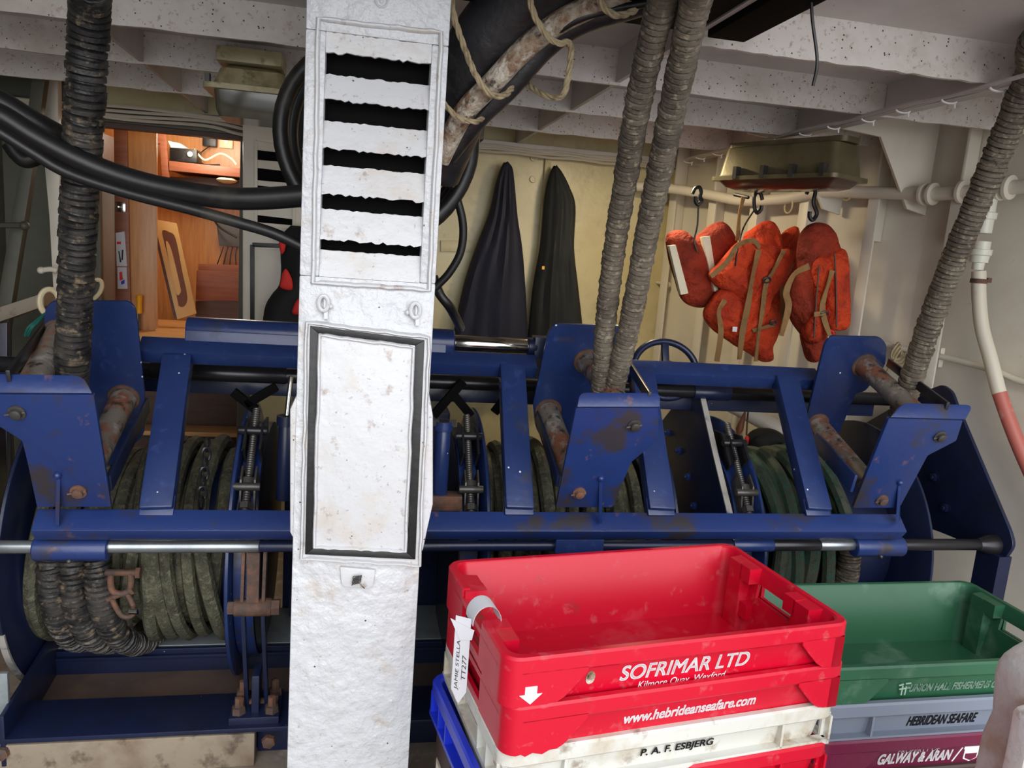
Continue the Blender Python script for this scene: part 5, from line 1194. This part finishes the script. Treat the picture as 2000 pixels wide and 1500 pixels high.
m = MB(); m.tube(catmull([aty(410, 285, 5.53), aty(392, 300, 5.5), aty(396, 320, 5.45), aty(430, 322, 5.45)], 6), .004, 6); m.build('lead', M['hose'], ch_)
sk = thing('wall_socket', 'ivory wall socket beside the charger in the cabin', 'socket', aty(442, 277, 5.59))
m = MB(); m.box(aty(442, 277, 5.59), (.085, .02, .085)); m.build('plate', M['socket'], sk, .003)
m = MB(); m.box(aty(442, 277, 5.578), (.022, .008, .028)); m.build('rocker', M['print_'], sk, .002)
m = MB(); m.tube(catmull([aty(380, 292, 5.3), aty(400, 312, 5.25), aty(430, 300, 5.3), aty(452, 310, 5.3), aty(462, 322, 5.25)], 8), .006, 6); tag(m.build('cable', M['socket']), 'pale cable tangled on the cabin shelf beside the radio', 'cable')
m = MB(); m.lathe(aty(443, 352, 5.25), (0, 0, -1), [(-.012, .05), (0, .065), (.012, .05), (.02, .02)], 24); tag(m.build('dome_lamp', M['socket']), 'small ivory dome under the cabin shelf', 'lamp')
sd = thing('screwdriver', 'yellow and black screwdriver standing against the cabin panel', 'screwdriver', aty(272, 640, 4.58))
m = MB(); a, b = aty(272, 576, 4.585), aty(272, 612, 4.585); m.lathe(a, b-a, [(0, .010), (.006, .017), (.05, .014), ((b-a).length, .016)], 14); m.build('handle', M['yellow'], sd)
m = MB(); m.cyl(b, aty(272, 650, 4.585), .006, 8); m.build('shaft', M['steel'], sd)
m = MB(); m.box(aty(236, 404, 4.592), (.05, .012, .055)); m.cyl(aty(232, 404, 4.592), aty(232, 404, 4.565), .008, 8); tag(m.build('door_latch', M['chrome'], None, .003), 'chrome latch on the narrow post beside the open door', 'latch')
def sticker(pts, label, marks):
    t = thing('sticker', label, 'sticker', aty(*pts[2], 4.597)); m = MB(); m.prism([aty(u, v, 4.597) for u, v in pts], (0, .003, 0)); m.build('sheet', M['paper'], t)
    for q, mt in marks: m = MB(); m.prism([aty(u, v, 4.5955) for u, v in q], (0, .002, 0)); m.build('print', M[mt], t)
sticker([(226, 455), (243, 452), (248, 520), (228, 520)], 'upper white sticker on the narrow cabin post', [([(228, 472), (236, 472), (236, 477), (228, 477)], 'redcloth'), ([(231, 490), (233, 490), (237, 512), (234, 512)], 'ink'), ([(238, 488), (241, 488), (240, 508), (237, 508)], 'ink')])
sticker([(229, 522), (247, 522), (249, 564), (230, 564)], 'lower white sticker with red and blue flame mark on the narrow cabin post', [([(233, 532), (238, 530), (240, 546), (234, 548)], 'redcloth'), ([(236, 550), (243, 546), (243, 554), (237, 556)], 'bluecrate')])
# rear vent trunk on the bulkhead
rv = thing('rear_vent', 'grubby white vent trunk with black louvres on the bulkhead right of the cabin doorway', 'vent', aty(535, 640, 4.2)); YV = 4.16
m = MB(); m.prism([aty(u, v, YV) for u, v in ((474, 205), (640, 222), (640, 760), (474, 760))], (0, .14, 0)); m.build('trunk', M['hull'], rv, .005)
for v0, v1 in ((293, 312), (328, 352), (362, 384), (420, 434)):
    m = MB(); m.prism([aty(u, v, YV-.003) for u, v in ((503, v0), (571, v0+8), (571, v1+6), (503, v1))], (0, .006, 0)); m.build('louvre_slot', M['void'], rv)  # flat black slabs, the shade of the slots put into colour
def vborder(pts, wd, mt, name, dy=.008):
    m = MB(); W = [aty(u, v, YV) for u, v in pts]
    for i in range(len(W)): m.beam(W[i], W[(i+1) % len(W)], wd, dy*2, (0, 1, 0))
    m.build(name, M[mt], rv, .002)
vborder([(500, 272), (576, 282), (574, 450), (500, 442)], .016, 'hull', 'louvre_border')
vborder([(493, 478), (590, 482), (590, 660), (493, 660)], .022, 'black', 'hatch_gasket', .006)
m = MB(); m.prism([aty(u, v, YV-.006) for u, v in ((502, 486), (590, 490), (590, 660), (502, 660))], (0, .01, 0)); m.build('hatch_cover', M['hull'], rv, .002)
# small fittings at the left
for u, v, l in ((97, 590, 'left'), (183, 566, 'right')):
    m = MB(); c = aty(u, v, 3.3 if l == 'left' else 4.27); rr = .05 if l == 'left' else .052
    m.tube([c+V((rr*.55*math.cos(a)+(.0 if l == 'left' else .02*math.sin(a)), .02*math.cos(a), rr*math.sin(a))) for a in [2*math.pi*k/24 for k in range(24)]], .011, 8, True)
    tag(m.build('pull_ring', M['socket']), 'off-white pull ring just %s of the thick ribbed rope above the left fairlead' % l, 'ring')
m = MB(); m.tube(catmull([aty(78, 528, 3.85), aty(100, 526, 3.85), aty(112, 530, 3.85)], 5), .012, 8); m.ball(aty(80, 528, 3.85), .016); tag(m.build('coat_peg', M['hull']), 'short white peg on the left hull frame beside the ribbed rope', 'peg')
m = MB(); m.tube(catmull([aty(0, 440, 3.7), aty(44, 440, 3.7)], 5), .012, 8); m.ball(aty(48, 441, 3.7), .02); tag(m.build('coat_peg', M['hullgrey']), 'grey horizontal peg on the hull frame at the left edge', 'peg')
m = MB(); rd_ = random.Random(4)
for k in range(5): m.tube(catmull([aty(52+rd_.uniform(-4, 4), 656, 3.2), aty(60+rd_.uniform(-6, 6), 640, 3.18), aty(72+rd_.uniform(-6, 6), 628, 3.2), aty(88, 612, 3.25)], 5), .005, 5)
tag(m.build('twine', M['teal']), 'tuft of teal twine hanging at the left edge behind the left fairlead', 'twine')
# gear lying behind the winch, seen between its bars
m = MB(); m.tube(catmull([aty(1380, 765, 3.35), aty(1450, 800, 3.25), aty(1520, 838, 3.15), aty(1600, 880, 3.1)], 8), .04, 14); tag(m.build('white_pipe', M['hull']), 'thick white pipe sloping behind the winch between its right struts', 'pipe')
m = MB(); m.puff([aty(u, v, 3.0) for u, v in ((1468, 850), (1500, 836), (1530, 850), (1545, 880), (1545, 960), (1480, 960), (1462, 890))], (0, -1, 0), .2, bump=.3); tag(m.build('oilskin_heap', M['blackcloth']), 'dark heap of cloth behind the green rope of the right drum', 'clothing')
fo = thing('float_line', 'small red-tipped cord hanging behind the winch between its right struts', 'cord', aty(1456, 860, 3.0))
m = MB(); m.tube(catmull([aty(1470, 785, 3.0), aty(1462, 800, 3.0), aty(1458, 850, 3.0)], 6), .004, 5); m.build('cord', M['wooddark'], fo)
m = MB(); m.lathe(aty(1458, 862, 3.0), (0, 0, 1), [(-.02, .004), (-.01, .010), (.015, .010), (.025, .004)], 10); m.build('float', M['redcloth'], fo)
m = MB(); m.lathe(aty(1447, 830, 3.0), (.2, 0, 1), [(-.05, .002), (-.02, .016), (.03, .010), (.06, .004)], 10); tag(m.build('net_needle', M['oval']), 'small brown wooden toggle hanging beside the red-tipped cord', 'toggle')
